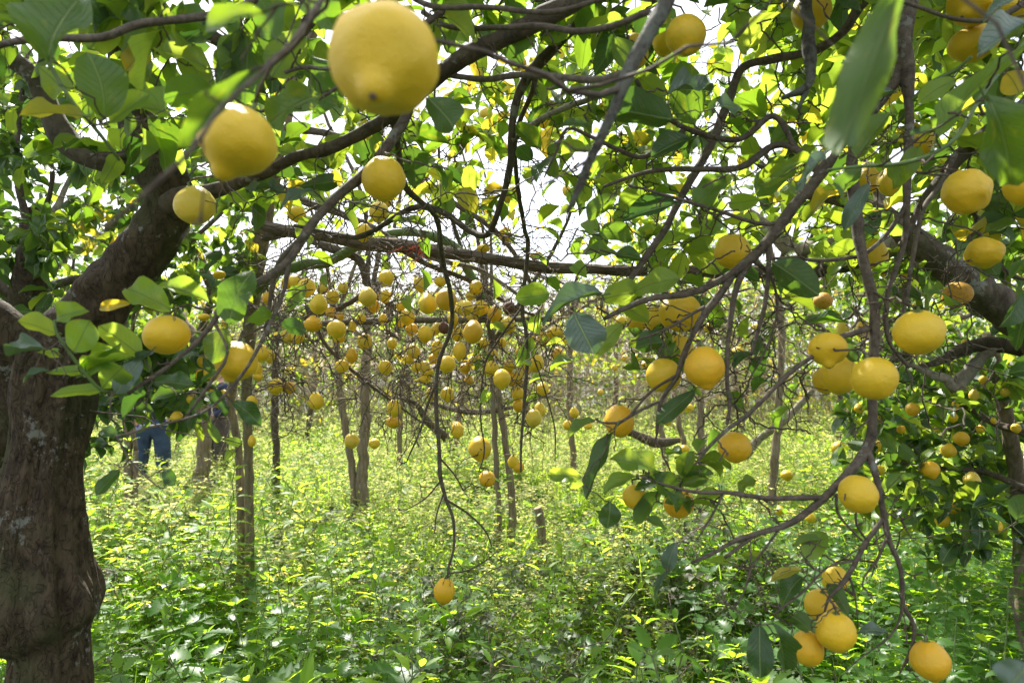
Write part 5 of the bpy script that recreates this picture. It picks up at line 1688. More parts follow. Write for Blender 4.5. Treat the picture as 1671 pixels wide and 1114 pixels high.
for i, s in enumerate(cen.split(';')):
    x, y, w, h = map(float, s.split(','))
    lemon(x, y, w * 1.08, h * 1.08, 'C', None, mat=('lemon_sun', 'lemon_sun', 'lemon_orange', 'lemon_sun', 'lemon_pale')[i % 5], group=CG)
rl = [(830, 503, 21, 22), (724, 535, 17, 22)]
for (x, y, w, h), lb_ in zip(rl, ('shrivelled brown rotten lemon right of the round pale fruit', 'shrivelled brown rotten lemon just left of the long hanging branch')):
    lemon(x, y, w, h, 'C', lb_, 'lumpy', 'rotten', d=2.9)

UG = 'small lemons in the sunlit crowns overhead'
upp = """738,163,31,31,U;793,187,23,24,U;845,104,30,24,U;820,242,18,24,U;833,318,28,30,U;891,200,26,20,U;691,286,20,21,W;670,262,14,18,W;590,367,18,14,W;708,245,10,14,W;1030,287,25,22,V;925,312,15,22,U;1252,272,14,14,V;1212,267,16,14,V;1213,345,14,20,V;1010,315,10,10,V;1257,343,10,14,V;875,417,22,13,U;1073,408,20,22,V;1119,427,20,12,V;1168,518,27,37,V;1157,534,17,17,V;1233,534,13,12,V;1205,576,24,22,V;1013,527,20,24,V;1002,518,10,13,V;1039,584,15,14,V;1053,595,14,16,V;1362,22,14,14,V;1384,20,12,12,V;1620,250,18,20,V"""
for i, s in enumerate(upp.split(';')):
    a = s.split(',')
    x, y, w, h = map(float, a[:4])
    lemon(x, y, w, h, a[4], None, mat=('lemon', 'lemon_pale', 'lemon')[i % 3], group=UG)
MG = 'small lemons hanging over the clearing'
mid = """937,673,16,19,U;926,694,15,17,U;960,694,15,13,U;1088,686,17,18,V;1110,666,18,17,V;1125,666,14,15,V;1117,733,17,16,V;1284,776,20,19,V;1271,832,18,16,V;1323,844,17,20,V;1020,585,12,12,V;920,555,14,16,U;980,640,10,11,U;1003,600,10,12,V"""
for i, s in enumerate(mid.split(';')):
    a = s.split(',')
    x, y, w, h = map(float, a[:4])
    lemon(x, y, w, h, a[4], None, group=MG)
BG = 'small lemons in the leafy tree on the right'
bk = """1402,666,16,14;1489,668,22,20;1506,694,13,13;1559,661,10,14;1554,681,17,16;1569,716,24,20;1438,688,22,18;1369,732,24,22;1431,729,16,22;1549,641,13,11;1589,644,15,20;1658,699,15,17;1621,686,9,12;1408,538,24,30;1376,541,20,36;1481,456,25,24;1443,441,16,24;1518,767,29,25;1586,782,26,20;1538,849,23,18;1622,859,25,22;1556,829,20,15;1561,890,12,16;1436,767,16,16;1548,735,24,20;1470,700,14,14;1640,640,14,14;1605,620,14,16;1600,700,14,14;1480,745,14,14;1530,700,12,12;1665,560,14,16;1575,560,12,14;1540,205,24,26;1475,150,20,22;1620,130,20,22"""
for i, s in enumerate(bk.split(';')):
    x, y, w, h = map(float, s.split(','))
    h = max(h, w * 1.02)
    lemon(x, y, w, h, 'B', None, mat=('lemon', 'lemon_orange', 'lemon_pale', 'lemon')[i % 4], group=BG)
AG = 'small lemons low among the dark leaves on the left'
lf = """288,679,20,18;314,651,18,18;358,659,14,15;411,655,18,20;411,719,13,20;365,643,16,15;332,589,20,22;345,609,25,27;328,614,16,24;368,526,12,16;333,518,18,13;358,449,20,12;373,553,10,14;345,640,12,12"""
for i, s in enumerate(lf.split(';')):
    x, y, w, h = map(float, s.split(','))
    lemon(x, y, w, h, 'A', None, group=AG)

# every small lemon is told by the landmark it hangs next to
LAND = [('red twine on the beam', 686, 400), ('pale dangling string', 538, 450), ('sawn off stem top', 597, 600), ('rotten lemon by the hanging branch', 724, 535),
        ('rotten lemon under the beam', 830, 503), ('plump lemon above the twin stems', 783, 733), ('lowest lemon by twin stems', 795, 781), ('huge blurred lemon', 625, 105),
        ('blurred nippled lemon', 384, 237), ('speckled lemon under the huge one', 626, 293), ('greenish lemon on the low left branch', 384, 591), ('jeans of the walker', 248, 715), ('twin stem of the central tree', 398, 720),
        ('round silvery leaf', 955, 540), ('broad lemon at centre right', 1109, 511), ('lemon crossed by a twig', 1011, 687), ('squat lone lemon', 1199, 730), ('lone branch end lemon', 725, 965),
        ('lichen crusted stub', 1320, 90), ('dark lichened near branch', 1010, 170), ('grey upright branch top', 1478, 100), ('very round lemon', 1427, 618), ('broadest right side lemon', 1499, 543), ('bruised lemon by the dark limb', 1562, 481),
        ('leaning prop pole', 1640, 690), ('lemon in the low fork', 1400, 806), ('bright leaves on the low branch', 1040, 765), ('pale slanting stem', 1268, 700), ('slim straight stem', 1143, 690), ('stump in the weeds', 880, 838),
        ('long bare hanging branch tip', 730, 900), ('beam end on the pale limb', 1235, 440), ('left end of the beam', 425, 368), ('huge spotted leaf', 1630, 240), ('clean lemon over the fork', 1195, 411)]
used = set()
ORD = ['nearest', 'second nearest', 'third nearest', 'fourth nearest', 'fifth nearest', 'sixth nearest', 'seventh nearest', 'eighth nearest', 'ninth nearest', 'tenth nearest', 'eleventh nearest', 'twelfth nearest']
SIDE = {'above': 'above', 'below': 'below', 'left': 'left of', 'right': 'right of'}
SHP = {'round': 'round', 'nip': 'pointed', 'long': 'oblong', 'pear': 'pearlike', 'lumpy': 'lumpy', 'bignip': 'nippled'}
small = [L for L in lemons if L['label'] is None]


def sector(dx, dy):
    if abs(dx) > abs(dy):
        return 'right' if dx > 0 else 'left'
    return 'below' if dy > 0 else 'above'


rank = {}
for li, (nm, lx, ly) in enumerate(LAND):
    sec = {}
    for k_, L in enumerate(small):
        dx, dy = L['x'] - lx, L['y'] - ly
        sec.setdefault(sector(dx, dy), []).append((math.hypot(dx, dy), k_))
    for s, arr in sec.items():
        arr.sort()
        for r_, (dist, k_) in enumerate(arr):
            rank.setdefault(k_, []).append((r_ * 40 + dist, r_, li, s))
for k_, L in enumerate(small):
    opts = sorted(rank[k_])
    c_, r_, li, s = opts[0]
    tone = {'lemon': 'yellow', 'lemon_sun': 'bright', 'lemon_orange': 'deep yellow', 'lemon_pale': 'pale yellow'}[L['mat']]
    L['label'] = f"{tone} {SHP[L['kd']]} lemon {ORD[min(r_, 11)]} {SIDE[s]} the {LAND[li][0]}"
    if r_ > 11:
        L['label'] = f"{tone} {SHP[L['kd']]} lemon {int(opts[0][0])} steps {SIDE[s]} the {LAND[li][0]}"
for L in lemons:
    tag(L['o'], L['label'], 'lemon', L['group'])
for key, t in TREES.items():
    mine = [L for L in lemons if L['tree'] == key]
    mine.sort(key=lambda L: float(np.min(np.linalg.norm(t.P[:t.n] - L['T'], axis=1))))
    for L in mine:
        t.grow(L['T'], rtip=0.0016 if L['d'] < 1.8 else 0.0013, bias=0.9, rmax=0.005)

# ------------------------------------------------------------------ traced leaves: base, tip, width (photo pixels), distance, kind
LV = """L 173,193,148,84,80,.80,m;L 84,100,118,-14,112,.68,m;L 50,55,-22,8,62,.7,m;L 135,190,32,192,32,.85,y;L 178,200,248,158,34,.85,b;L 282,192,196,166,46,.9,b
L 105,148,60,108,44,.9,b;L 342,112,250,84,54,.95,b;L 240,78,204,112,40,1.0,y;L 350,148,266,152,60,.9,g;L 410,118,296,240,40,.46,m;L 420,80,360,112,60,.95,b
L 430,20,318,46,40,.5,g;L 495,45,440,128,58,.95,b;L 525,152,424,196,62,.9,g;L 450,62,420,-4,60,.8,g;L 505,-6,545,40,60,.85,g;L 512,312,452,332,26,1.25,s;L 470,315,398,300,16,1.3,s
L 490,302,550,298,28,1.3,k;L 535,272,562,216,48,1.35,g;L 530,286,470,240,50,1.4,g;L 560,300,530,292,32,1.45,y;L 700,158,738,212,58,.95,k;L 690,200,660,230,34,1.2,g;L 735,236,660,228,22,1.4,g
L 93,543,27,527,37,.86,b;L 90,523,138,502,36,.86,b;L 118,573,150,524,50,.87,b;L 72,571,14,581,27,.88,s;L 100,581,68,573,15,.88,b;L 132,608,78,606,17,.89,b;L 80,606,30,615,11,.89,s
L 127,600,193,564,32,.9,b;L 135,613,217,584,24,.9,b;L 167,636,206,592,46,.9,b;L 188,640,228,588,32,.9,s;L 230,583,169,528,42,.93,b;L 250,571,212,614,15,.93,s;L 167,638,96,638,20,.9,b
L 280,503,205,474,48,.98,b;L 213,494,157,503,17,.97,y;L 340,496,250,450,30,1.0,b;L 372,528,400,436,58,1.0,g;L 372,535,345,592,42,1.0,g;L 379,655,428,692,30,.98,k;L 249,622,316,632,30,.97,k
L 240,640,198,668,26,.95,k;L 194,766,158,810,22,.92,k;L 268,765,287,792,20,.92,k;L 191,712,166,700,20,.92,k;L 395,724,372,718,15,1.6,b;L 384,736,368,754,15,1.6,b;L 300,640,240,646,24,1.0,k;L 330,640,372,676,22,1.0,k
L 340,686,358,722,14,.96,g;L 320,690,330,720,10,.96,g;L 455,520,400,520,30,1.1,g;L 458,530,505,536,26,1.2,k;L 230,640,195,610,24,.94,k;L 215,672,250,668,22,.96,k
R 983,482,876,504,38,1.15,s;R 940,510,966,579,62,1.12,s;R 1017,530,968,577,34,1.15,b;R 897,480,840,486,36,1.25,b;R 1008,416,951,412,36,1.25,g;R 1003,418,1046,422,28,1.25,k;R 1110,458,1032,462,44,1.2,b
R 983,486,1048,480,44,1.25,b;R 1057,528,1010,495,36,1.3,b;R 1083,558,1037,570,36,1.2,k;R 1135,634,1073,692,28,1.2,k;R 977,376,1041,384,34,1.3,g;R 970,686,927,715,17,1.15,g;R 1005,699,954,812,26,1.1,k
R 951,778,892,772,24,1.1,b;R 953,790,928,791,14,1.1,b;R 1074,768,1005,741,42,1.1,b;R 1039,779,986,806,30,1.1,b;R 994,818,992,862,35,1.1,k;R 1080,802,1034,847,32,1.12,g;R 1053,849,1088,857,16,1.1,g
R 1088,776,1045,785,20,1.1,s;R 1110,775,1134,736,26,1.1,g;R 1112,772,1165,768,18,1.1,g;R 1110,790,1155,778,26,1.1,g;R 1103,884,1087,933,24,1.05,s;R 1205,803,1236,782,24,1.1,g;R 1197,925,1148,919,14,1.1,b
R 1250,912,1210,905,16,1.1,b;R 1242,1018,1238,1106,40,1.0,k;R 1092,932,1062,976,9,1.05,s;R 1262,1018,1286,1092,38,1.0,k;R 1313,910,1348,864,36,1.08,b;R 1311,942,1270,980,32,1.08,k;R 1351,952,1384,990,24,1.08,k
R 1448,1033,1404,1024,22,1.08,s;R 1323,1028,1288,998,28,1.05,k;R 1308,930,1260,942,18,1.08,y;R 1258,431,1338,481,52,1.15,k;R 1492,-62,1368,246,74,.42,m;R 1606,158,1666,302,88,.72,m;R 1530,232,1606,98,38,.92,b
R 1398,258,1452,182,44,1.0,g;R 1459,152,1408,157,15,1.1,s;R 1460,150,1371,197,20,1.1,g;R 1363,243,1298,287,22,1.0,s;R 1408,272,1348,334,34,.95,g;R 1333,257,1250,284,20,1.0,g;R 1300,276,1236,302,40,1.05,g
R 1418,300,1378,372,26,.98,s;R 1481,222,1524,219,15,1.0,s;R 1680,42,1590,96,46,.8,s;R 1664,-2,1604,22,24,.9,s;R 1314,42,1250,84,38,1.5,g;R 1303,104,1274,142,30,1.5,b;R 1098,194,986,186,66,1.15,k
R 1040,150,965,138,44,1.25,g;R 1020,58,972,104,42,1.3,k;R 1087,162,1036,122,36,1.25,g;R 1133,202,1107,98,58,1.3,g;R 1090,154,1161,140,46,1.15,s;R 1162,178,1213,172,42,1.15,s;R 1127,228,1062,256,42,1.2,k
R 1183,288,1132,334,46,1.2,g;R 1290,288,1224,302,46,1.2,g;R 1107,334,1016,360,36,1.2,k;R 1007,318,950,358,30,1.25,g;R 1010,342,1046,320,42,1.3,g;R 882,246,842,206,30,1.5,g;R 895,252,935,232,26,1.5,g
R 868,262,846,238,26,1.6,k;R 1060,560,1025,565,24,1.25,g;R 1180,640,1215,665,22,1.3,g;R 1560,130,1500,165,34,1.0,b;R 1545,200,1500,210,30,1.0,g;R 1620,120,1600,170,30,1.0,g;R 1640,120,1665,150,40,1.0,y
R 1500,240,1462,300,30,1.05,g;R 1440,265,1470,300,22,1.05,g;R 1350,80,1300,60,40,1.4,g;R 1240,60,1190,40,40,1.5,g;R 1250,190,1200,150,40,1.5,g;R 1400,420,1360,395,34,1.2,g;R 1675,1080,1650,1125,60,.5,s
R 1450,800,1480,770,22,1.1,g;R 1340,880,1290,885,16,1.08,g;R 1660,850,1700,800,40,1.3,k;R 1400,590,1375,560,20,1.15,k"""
sil_n = np.array([0, -0.45, 1.0])
for s in LV.replace('\n', ';').split(';'):
    s = s.strip()
    if not s:
        continue
    key, rest = s.split(' ')
    a = rest.split(',')
    x0, y0, x1, y1, w, d = map(float, a[:6])
    k_ = a[6]
    t = TREES[key]
    ln = math.hypot(x1 - x0, y1 - y0) * d / F
    b_ = P(x0, y0, d)
    tip = P(x1, y1, d + rng.uniform(-.35, .35) * ln)
    cam_n = (C0 - b_) / np.linalg.norm(C0 - b_)
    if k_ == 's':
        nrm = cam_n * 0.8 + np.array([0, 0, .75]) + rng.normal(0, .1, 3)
    else:
        sgn = -1 if rng.random() < 0.55 else 1
        nrm = cam_n * sgn + np.array([0, 0, .5]) + rng.normal(0, .22, 3)
    bb = b_
    t.grow(bb, rtip=0.0010, bias=0.2, rmax=0.0028, droop=0.0)
    t.leaf(bb, tip, w * d / F * 1.05, k_, nrm, v=int(rng.integers(0, 10)))

# ------------------------------------------------------------------ more twigs and sprays of leaves by region
populate(tl, region_targets([
    (-80, -60, 420, 60, .9, 1.5, 26, 4, .08, 'gbgk'), (380, -60, 720, 130, 1.0, 1.7, 26, 4, .08, 'ggkb'), (420, 180, 720, 330, 1.3, 1.9, 12, 2, .07, 'gbky'),
    (-200, -450, 700, -60, .9, 1.6, 60, 5, .085, 'gk'), (0, 60, 300, 260, 1.1, 1.6, 10, 3, .08, 'gbkm'), (-250, 100, -60, 500, 1.0, 1.6, 20, 4, .08, 'gk'),
    (400, 430, 520, 560, 1.1, 1.4, 12, 0, .07, 'g'), (500, 300, 720, 420, 1.4, 1.9, 22, 0, .07, 'g')]))
populate(tl, region_targets([(640, 700, 800, 830, 1.95, 2.1, 16, 0, .07, 'g')]), bias=0.0, rmax=0.002)
populate(tl, region_targets([(400, 60, 760, 340, 1.6, 2.8, 40, 4, .078, 'gbmkgb'), (430, 300, 760, 480, 1.5, 2.4, 50, 0.3, .07, 'g'), (60, 60, 420, 280, 1.7, 2.6, 36, 5, .08, 'gmkmb')]))
populate(tl, region_targets([(300, -20, 900, 420, 1.0, 1.8, 80, 0, .07, 'g')]), rtip=.0014, rmax=.003, droop=.1)
tl.spurs(200, .015, .06)
tl.knobs(330, zone=(-50, -50, 900, 1000))
populate(tr, region_targets([
    (700, -60, 1050, 80, 1.1, 1.8, 34, 3, .075, 'ggkb'), (850, 40, 1250, 300, 1.4, 2.1, 34, 2.5, .075, 'gbgk'), (1150, -60, 1671, 120, 1.2, 1.9, 52, 4, .08, 'gbgkb'),
    (1250, 100, 1671, 420, 1.3, 1.9, 46, 3, .08, 'gbgky'), (980, 300, 1250, 420, 1.3, 1.9, 14, 3, .075, 'gbb'), (1000, 420, 1300, 640, 1.25, 1.6, 34, 0.7, .07, 'gk'),
    (900, 100, 1280, 400, 1.6, 2.4, 22, 2, .07, 'gbgs'), (1380, 380, 1560, 620, 1.2, 1.5, 24, 0.4, .07, 'g'), (1150, 800, 1480, 1040, 1.05, 1.2, 26, 0, .07, 'g'),
    (700, -500, 1700, -60, 1.0, 2.0, 150, 6, .085, 'gkg'), (1700, -200, 2100, 700, 1.1, 1.9, 50, 5, .085, 'gk'), (960, 730, 1160, 830, 1.08, 1.18, 8, 1.5, .06, 'gb'),
    (700, 60, 900, 300, 1.5, 2.2, 26, 0.6, .07, 'g'), (640, 330, 800, 420, 1.7, 2.1, 16, 0, .07, 'g')]))
populate(tr, region_targets([(720, 60, 1100, 330, 1.6, 2.8, 60, 4, .08, 'gbmgy'), (780, 330, 1120, 640, 1.5, 2.6, 90, 0.35, .07, 'gb'), (1080, 440, 1330, 720, 1.3, 2.0, 60, 0.2, .07, 'g'), (1380, 420, 1600, 640, 1.2, 1.9, 30, 0.3, .07, 'g')]))
tr.spurs(400, .012, .05)
tr.knobs(520, zone=(650, -50, 1700, 560))
tr.knobs(340, zone=(1050, 500, 1550, 1120))
tr.knobs(150, zone=(840, 60, 1130, 420))
populate(tr, region_targets([(820, 0, 1300, 420, 1.1, 1.9, 90, 0, .07, 'g'), (1050, 120, 1660, 720, 1.1, 1.5, 130, 0, .07, 'g')]), rtip=.0016, rmax=.0035, droop=.15)
tr.knobs(260, zone=(1000, 100, 1671, 720))
populate(tm, region_targets([
    (410, 400, 660, 640, 2.6, 3.6, 200, 0.08, .06, 'gbb'), (620, 400, 920, 660, 2.6, 3.6, 240, 0.08, .06, 'bby'), (430, 600, 900, 730, 2.6, 3.5, 70, 0, .06, 'b'),
    (380, 250, 900, 430, 2.7, 3.6, 110, 0.7, .07, 'gbby'), (770, 560, 800, 600, 2.9, 3.0, 4, 3, .05, 'b'), (400, -300, 900, 60, 2.8, 3.6, 40, 4, .08, 'gk')]), rmax=0.008, bias=0.9, rtip=.0021)
tm.spurs(1500, .04, .18, .0021)
tm.knobs(200)
populate(tb, region_targets([
    (1240, -40, 1671, 300, 2.2, 3.2, 130, 6, .085, 'gbkgby'), (1450, 300, 1700, 560, 2.4, 3.3, 60, 5, .085, 'gbkg'), (1300, 300, 1450, 520, 2.4, 3.2, 26, 4, .08, 'gbb'),
    (1380, 600, 1671, 860, 2.6, 3.7, 130, 6, .085, 'gkkgb'), (1500, 820, 1720, 930, 2.6, 3.3, 30, 6, .08, 'kkg'), (1440, 560, 1700, 820, 3.0, 3.9, 90, 7, .085, 'kkgm'), (1671, -100, 2100, 700, 2.2, 3.2, 60, 6, .09, 'gk'),
    (1200, -500, 2000, -40, 2.4, 3.6, 90, 6, .09, 'gk')]), rmax=0.009)
tb.spurs(300)

tl.finish(300)
tr.finish(300)
tm.finish(150)
tb.finish(300)
tlb.finish(300)
for t, n in orch:
    t.finish(n)

# ------------------------------------------------------------------ people
def skin(name, joints, edges, mat, parent=None, root=None, sub=2, loc=(0, 0, 0)):
    me = bpy.data.meshes.new(name)
    keys = list(joints)
    me.from_pydata([joints[k][0] for k in keys], [(keys.index(a), keys.index(b)) for a, b in edges], [])
    o = link(name, me, parent, loc)
    md = o.modifiers.new('skin', 'SKIN')
    md.use_smooth_shade = True
    sv = me.skin_vertices[0].data
    for i, k in enumerate(keys):
        r = joints[k][1]
        sv[i].radius = r if isinstance(r, tuple) else (r, r)
        sv[i].use_root = (k == (root or keys[0]))
    s = o.modifiers.new('sub', 'SUBSURF')
    s.levels = s.render_levels = sub
    dg = bpy.context.evaluated_depsgraph_get()
    m2 = bpy.data.meshes.new_from_object(o.evaluated_get(dg), depsgraph=dg)
    o.modifiers.clear()
    o.data = m2
    m2.materials.clear()
    m2.materials.append(mat)
    return o


def denim():
    m, n, l, out = new_mat('blue_denim')
    tc = n.new('ShaderNodeTexCoord')
    a = noise_node(n, l, tc.outputs['Object'], 9, 5, .6)
    b_ = noise_node(n, l, tc.outputs['Object'], 90, 3, .6)
    r = ramp(n, [(.3, (.018, .034, .075)), (.7, (.05, .085, .16))])
    l.new(a.outputs['Fac'], r.inputs['Fac'])
    b = n.new('ShaderNodeBsdfPrincipled')
    l.new(r.outputs['Color'], b.inputs['Base Color'])
    b.inputs['Roughness'].default_value = .9
    bp = n.new('ShaderNodeBump')
    bp.inputs['Strength'].default_value = .5
    bp.inputs['Distance'].default_value = .012
    l.new(a.outputs['Fac'], bp.inputs['Height'])
    l.new(bp.outputs['Normal'], b.inputs['Normal'])
    l.new(b.outputs['BSDF'], out.inputs['Surface'])
    return m


skinm = plain('skin_tone', (0.55, 0.33, 0.24), .55, 12, .08)
hairm = plain('dark_hair', (0.03, 0.022, 0.016), .6, 60, .4)
shoem = plain('dark_shoe', (0.03, 0.028, 0.026), .6, 20, .3)
eyew = plain('eye_white', (0.75, 0.73, 0.7), .3, 20, .02)
eyed = plain('eye_dark', (0.02, 0.015, 0.012), .3, 20, .1)


def person(x, y, yaw, label, H, trousers, jacket, stripe=None):
    root = empty('person', (x, y, 0))
    root.rotation_euler = (0, 0, yaw)
    tag(root, label, 'person')
    s = H / 1.75
    j = {'pelvis': ((0, 0, .95 * s), (.14, .10)), 'waist': ((0, 0, 1.08 * s), (.125, .09)), 'chest': ((0, -.01, 1.28 * s), (.155, .10)), 'top': ((0, 0, 1.42 * s), (.11, .075)), 'neck': ((0, 0, 1.50 * s), .052), 'jaw': ((0, -.012, 1.57 * s), (.06, .07)), 'head': ((0, 0, 1.655 * s), (.076, .092)), 'crown': ((0, .008, 1.72 * s), (.055, .07))}
    e = [('pelvis', 'waist'), ('waist', 'chest'), ('chest', 'top'), ('top', 'neck'), ('neck', 'jaw'), ('jaw', 'head'), ('head', 'crown')]
    for sd_, n_ in ((-1, 'l'), (1, 'r')):
        j['hip' + n_] = ((sd_ * .09, 0, .88 * s), .085)
        j['knee' + n_] = ((sd_ * .13, -.015, .50 * s), .055)
        j['ank' + n_] = ((sd_ * .15, .01, .09 * s), .036)
        j['toe' + n_] = ((sd_ * .17, -.14, .04), .032)
        j['sh' + n_] = ((sd_ * .175, 0, 1.40 * s), .055)
        j['el' + n_] = ((sd_ * .25, .02, 1.13 * s), .040)
        j['wr' + n_] = ((sd_ * .14, -.17, 1.00 * s), .027)
        j['pa' + n_] = ((sd_ * .10, -.21, .95 * s), (.018, .038))
        e += [('pelvis', 'hip' + n_), ('hip' + n_, 'knee' + n_), ('knee' + n_, 'ank' + n_), ('ank' + n_, 'toe' + n_), ('top', 'sh' + n_), ('sh' + n_, 'el' + n_), ('el' + n_, 'wr' + n_), ('wr' + n_, 'pa' + n_)]
        px_, py_, pz_ = j['pa' + n_][0]
        for f_, (off, ln, lean) in enumerate(((-.027, .062, -.004), (-.009, .072, 0), (.009, .068, 0), (.026, .055, .004))):
            a_, b_ = f'f{n_}{f_}a', f'f{n_}{f_}b'
            j[a_] = ((px_, py_ + off - .010, pz_ - .045 - ln * .35), .0085)
            j[b_] = ((px_ - sd_ * .014, py_ + off * 1.1 - .014, pz_ - .045 - ln), .007)
            e += [('pa' + n_, a_), (a_, b_)]
        j['t' + n_ + 'a'] = ((px_ - sd_ * .010, py_ - .045, pz_ - .02), .010)
        j['t' + n_ + 'b'] = ((px_ - sd_ * .018, py_ - .062, pz_ - .055), .008)
        e += [('pa' + n_, 't' + n_ + 'a'), ('t' + n_ + 'a', 't' + n_ + 'b')]
    j['nose'] = ((0, -.098, 1.625 * s), .011)
    e.append(('head', 'nose'))
    skin('body', j, e, skinm, root, 'pelvis', 2)
    # trousers
    tj = {'pelvis': ((0, 0, .98 * s), (.165, .125)), 'w': ((0, 0, 1.06 * s), (.15, .115))}
    te = [('pelvis', 'w')]
    for sd_, n_ in ((-1, 'l'), (1, 'r')):
        tj['h' + n_] = ((sd_ * .098, 0, .84 * s), .112)
        tj['k' + n_] = ((sd_ * .13, -.015, .50 * s), .096)
        tj['m' + n_] = ((sd_ * .14, -.005, .32 * s), .088)
        tj['a' + n_] = ((sd_ * .15, .01, .10 * s), .082)
        te += [('pelvis', 'h' + n_), ('h' + n_, 'k' + n_), ('k' + n_, 'm' + n_), ('m' + n_, 'a' + n_)]
    skin('trousers', tj, te, trousers, root, 'pelvis', 2)
    jj = {'b': ((0, 0, .95 * s), (.178, .140)), 'w': ((0, 0, 1.12 * s), (.16, .125)), 'c': ((0, -.01, 1.30 * s), (.185, .13)), 't': ((0, 0, 1.43 * s), (.13, .10)), 'n': ((0, 0, 1.49 * s), .068)}
    je = [('b', 'w'), ('w', 'c'), ('c', 't'), ('t', 'n')]
    for sd_, n_ in ((-1, 'l'), (1, 'r')):
        jj['s' + n_] = ((sd_ * .185, 0, 1.395 * s), .075)
        jj['e' + n_] = ((sd_ * .255, .02, 1.13 * s), .062)
        jj['w' + n_] = ((sd_ * .16, -.145, 1.01 * s), .046)
        je += [('t', 's' + n_), ('s' + n_, 'e' + n_), ('e' + n_, 'w' + n_)]
    skin('jacket', jj, je, jacket, root, 'b', 2)
    if stripe:
        R_ = np.array([(.17 * math.cos(a), .135 * math.sin(a), 0.925 * s + .004 * math.sin(3 * a), .014) for a in np.linspace(0, 2 * math.pi, 40)])
        V, Q, T = tube_arrays(R_, 8, cap=False)
        link('hem_band', mesh_np('hem_band', V, Q, stripe), root)
    for sd_ in (-1, 1):
        skin('shoe', {'h': ((sd_ * .15, .035, .055), (.045, .05)), 'm': ((sd_ * .16, -.06, .045), (.047, .04)), 't': ((sd_ * .175, -.17, .035), (.040, .028))}, [('h', 'm'), ('m', 't')], shoem, root, 'h', 2)
        skin('ear', {'a': ((sd_ * .080, .005, 1.635 * s), (.008, .017)), 'b': ((sd_ * .086, .012, 1.665 * s), (.008, .018))}, [('a', 'b')], skinm, root, 'a', 1)
        bme = bmesh.new()
        bmesh.ops.create_icosphere(bme, subdivisions=2, radius=.0125)
        me = bpy.data.meshes.new('eye')
        bme.to_mesh(me)
        bme.free()
        me.materials.append(eyew)
        me.materials.append(eyed)
        for p in me.polygons:
            p.material_index = 1 if p.center.y < -.0095 else 0
        link('eye', me, root, (sd_ * .031, -.081, 1.655 * s))
    skin('mouth', {'a': ((-.022, -.080, 1.575 * s), (.005, .005)), 'm': ((0, -.087, 1.573 * s), (.007, .007)), 'b': ((.022, -.080, 1.575 * s), (.005, .005))}, [('a', 'm'), ('m', 'b')], plain('lip', (.42, .16, .13), .5), root, 'm', 1)
    skin('hair', {'a': ((0, .035, 1.63 * s), (.078, .07)), 'b': ((0, .022, 1.70 * s), (.082, .085)), 'c': ((0, .0, 1.745 * s), (.066, .07))}, [('a', 'b'), ('b', 'c')], hairm, root, 'b', 2)
    return root


pa = P(249, 700, 8.4)
person(pa[0], pa[1], math.radians(190), 'person standing in blue jeans and a dark jacket behind the low left leaves', 1.74, denim(), plain('black_jacket', (.022, .026, .04), .7, 20, .4), plain('white_band', (.6, .6, .62), .7))
pb_ = P(356, 690, 9.2)
person(pb_[0], pb_[1], math.radians(-40), 'person in a navy jacket and brown trousers half hidden by the stout pale trunk', 1.70, plain('brown_trousers', (.07, .055, .05), .85, 14, .35), plain('navy_jacket', (.02, .03, .075), .75, 16, .4))

# patterned shoulder bag carried beside the first person
def bag_mat():
    m, n, l, out = new_mat('patterned_cloth')
    tc = n.new('ShaderNodeTexCoord')
    v = n.new('ShaderNodeTexVoronoi')
    v.inputs['Scale'].default_value = 22
    l.new(tc.outputs['Object'], v.inputs['Vector'])
    sp = n.new('ShaderNodeSeparateColor')
    l.new(v.outputs['Color'], sp.inputs[0])
    r = ramp(n, [(0, (.30, .34, .50)), (.35, (.10, .06, .25)), (.55, (.45, .45, .52)), (.8, (.50, .28, .12))])
    r.color_ramp.interpolation = 'CONSTANT'
    l.new(sp.outputs[0], r.inputs['Fac'])
    b = n.new('ShaderNodeBsdfPrincipled')
    l.new(r.outputs['Color'], b.inputs['Base Color'])
    b.inputs['Roughness'].default_value = .85
    l.new(b.outputs['BSDF'], out.inputs['Surface'])
    return m


bgp = P(219, 688, 8.3)
bo = skin('shoulder_bag', {'t': ((0, 0, .14), (.10, .045)), 'm': ((0, 0, 0), (.135, .06)), 'b': ((0, 0, -.14), (.11, .05))}, [('t', 'm'), ('m', 'b')], bag_mat(), None, 'm', 2, tuple(bgp))
tag(bo, 'patterned purple and orange cloth bag hanging at the hip of the jeans wearer', 'bag')
R_ = catmull([(-.07, 0, .15, .01), (-.04, .02, .4, .01), (.10, .04, .62, .01), (.16, .02, .64, .01), (.10, -.02, .4, .01), (.07, 0, .15, .01)], .03)
V, Q, T = tube_arrays(R_, 6)
link('strap', mesh_np('strap', V, Q, plain('strap_cloth', (.08, .06, .10), .9), T=T), bo)

# small dark blue bundle far off on the grass
bp_ = P(161, 752, 9.6)
o = skin('backpack', {'a': ((0, 0, .0), (.085, .06)), 'b': ((.01, 0, .10), (.10, .07)), 'c': ((0, 0, .20), (.07, .05))}, [('a', 'b'), ('b', 'c')], plain('blue_nylon', (.03, .05, .14), .6, 18, .4), None, 'b', 2, (bp_[0], bp_[1], .22))
tag(o, 'small dark blue backpack resting in the far weeds beside the old trunk', 'backpack')
R_ = catmull([(-.05, -.06, .18, .009), (-.06, -.10, .12, .009), (-.05, -.07, .02, .009)], .02)
V, Q, T = tube_arrays(R_, 6)
link('strap', mesh_np('strap', V, Q, M['drystem'], T=T), o)

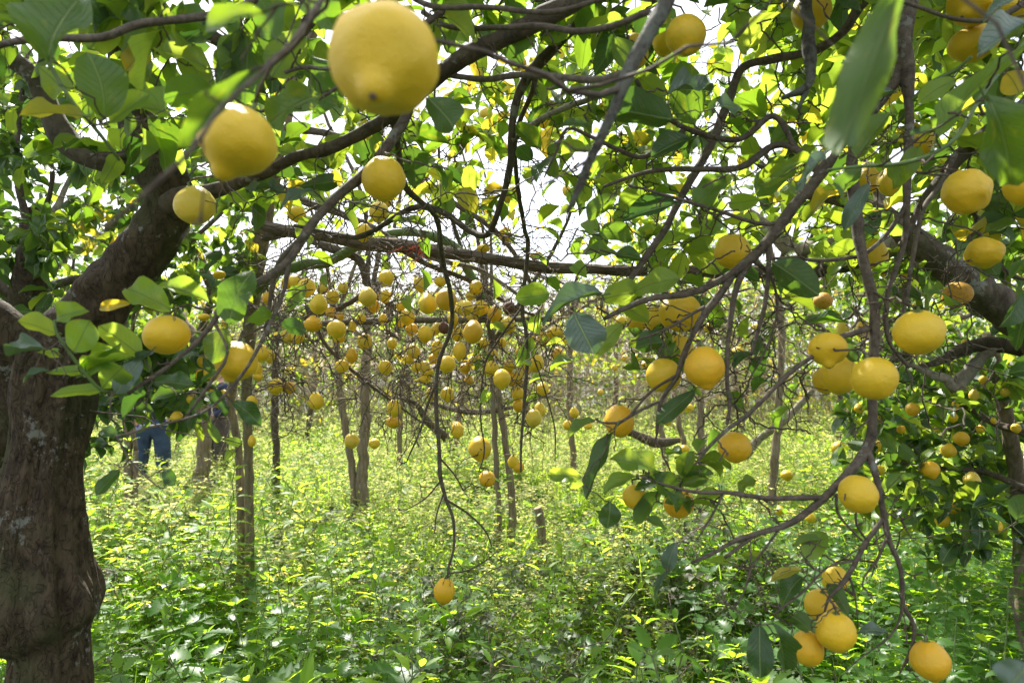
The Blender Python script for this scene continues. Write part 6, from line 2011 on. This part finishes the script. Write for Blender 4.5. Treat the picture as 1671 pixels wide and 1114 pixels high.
# broken branch lying between the stems of the clearing
def fallen(rows, label, mat='limb'):
    W = [(*P(a[0], a[1], a[2]), a[3] * a[2] / F) for a in rows]
    R = catmull(W, .04)
    V, Q, T = tube_arrays(R, 10, knob_disp(rng.uniform(0, 40), .2))
    o = link('fallen_branch', mesh_np('fallen_branch', V - R[0, :3], Q, M[mat], T=T), None, tuple(R[0, :3]))
    tag(o, label, 'branch')


fallen([(742, 745, 9.4, 8), (728, 715, 9.2, 7), (700, 690, 9.0, 6), (680, 660, 8.9, 4), (660, 650, 8.8, 2)], 'thick broken limb slanting down to the leaning stem in the clearing')
fallen([(700, 655, 8.6, 3), (740, 668, 8.5, 4), (790, 672, 8.4, 4.5), (850, 660, 8.3, 3), (900, 640, 8.2, 2)], 'level crooked limb crossing between the leaning stem and the twin stems')
fallen([(1215, 745, 7.6, 7), (1240, 715, 7.5, 6), (1275, 690, 7.3, 6), (1310, 655, 7.2, 5), (1330, 630, 7.1, 3)], 'pale split limb propped against the slanting stem', 'pale')
fallen([(1000, 690, 8.0, 3), (1040, 710, 8.0, 7), (1075, 722, 8.0, 8), (1110, 718, 8.0, 4)], 'dark log end lying beyond the lemon crossed by a twig')

# a few nettle tops that stand clear of the bed
def single_nettle(px, py, d, h, leafL, seed, label, pairs=7):
    leafL *= .68
    p = P(px, py, d)
    root = empty('nettle_plant', (p[0], p[1], 0))
    tag(root, label, 'nettle')
    r = random.Random(seed)
    z = p[2]
    n = pairs
    st = [np.array([0.02 * math.sin(i * .8 + seed), 0.02 * math.cos(i * .7 + seed), z * i / 12]) for i in range(13)]
    R = np.array([(*q, .0028 - .0015 * i / 12) for i, q in enumerate(st)])
    V, Q, T = tube_arrays(catmull(R, .03), 6)
    link('stem', mesh_np('stem', V, Q, M['stem'], T=T), root)
    for i in range(pairs):
        q = st[12 - i] if i else st[12]
        L = leafL * (.5 + .5 * min(1, (i + 1) / 3)) * r.uniform(.85, 1.1)
        for k in range(2):
            a = (i % 2) * math.pi / 2 + k * math.pi + r.uniform(-.3, .3) + seed
            dv = np.array([math.cos(a), math.sin(a), .35 - .12 * i])
            b = Builder()
            b.serrated((0, 0, 0), dv, (r.uniform(-.2, .2), r.uniform(-.2, .2), 1), L, L * .62, 10, 0, .25, .3)
            o = link('leaf', b.mesh('leaf', [M['weed_a']]), root, tuple(q + dv * L * .15))


NT = [(40, 1065, 1.75, .6, .085, 1, 'nettle with big toothed leaves at the foot of the old trunk'), (130, 1095, 1.7, .6, .08, 2, 'dark nettle reaching in front of the trunk base at the bottom corner'),
      (640, 990, 2.2, .6, .075, 3, 'nettle with a pale raised top left of the lone low lemon'), (365, 1075, 2.0, .6, .08, 4, 'bluish nettle leaning at the bottom edge right of the trunk'),
      (1640, 960, 1.9, .6, .085, 5, 'tall nettle with nearly white lit leaves at the right edge'), (1130, 985, 2.2, .6, .08, 6, 'nettle with a fan of silvery leaves below the hanging silver leaf'),
      (870, 1060, 2.0, .6, .085, 7, 'nettle whose broad toothed leaves face up at the bottom middle'), (1060, 1070, 1.95, .6, .085, 8, 'broad leaved nettle at the bottom beneath the mottled hanging leaf'),
      (500, 1060, 2.0, .6, .07, 9, 'upright narrow leaved nettle at the bottom left of centre'), (1560, 1010, 1.9, .6, .08, 10, 'nettle spreading just above the lowest lemon'),
      (1420, 1080, 1.9, .6, .08, 11, 'nettle between the touching lemons and the lowest lemon'), (430, 905, 2.7, .6, .07, 12, 'bright green nettle top in front of the twin stem')]
for a in NT:
    single_nettle(*a)
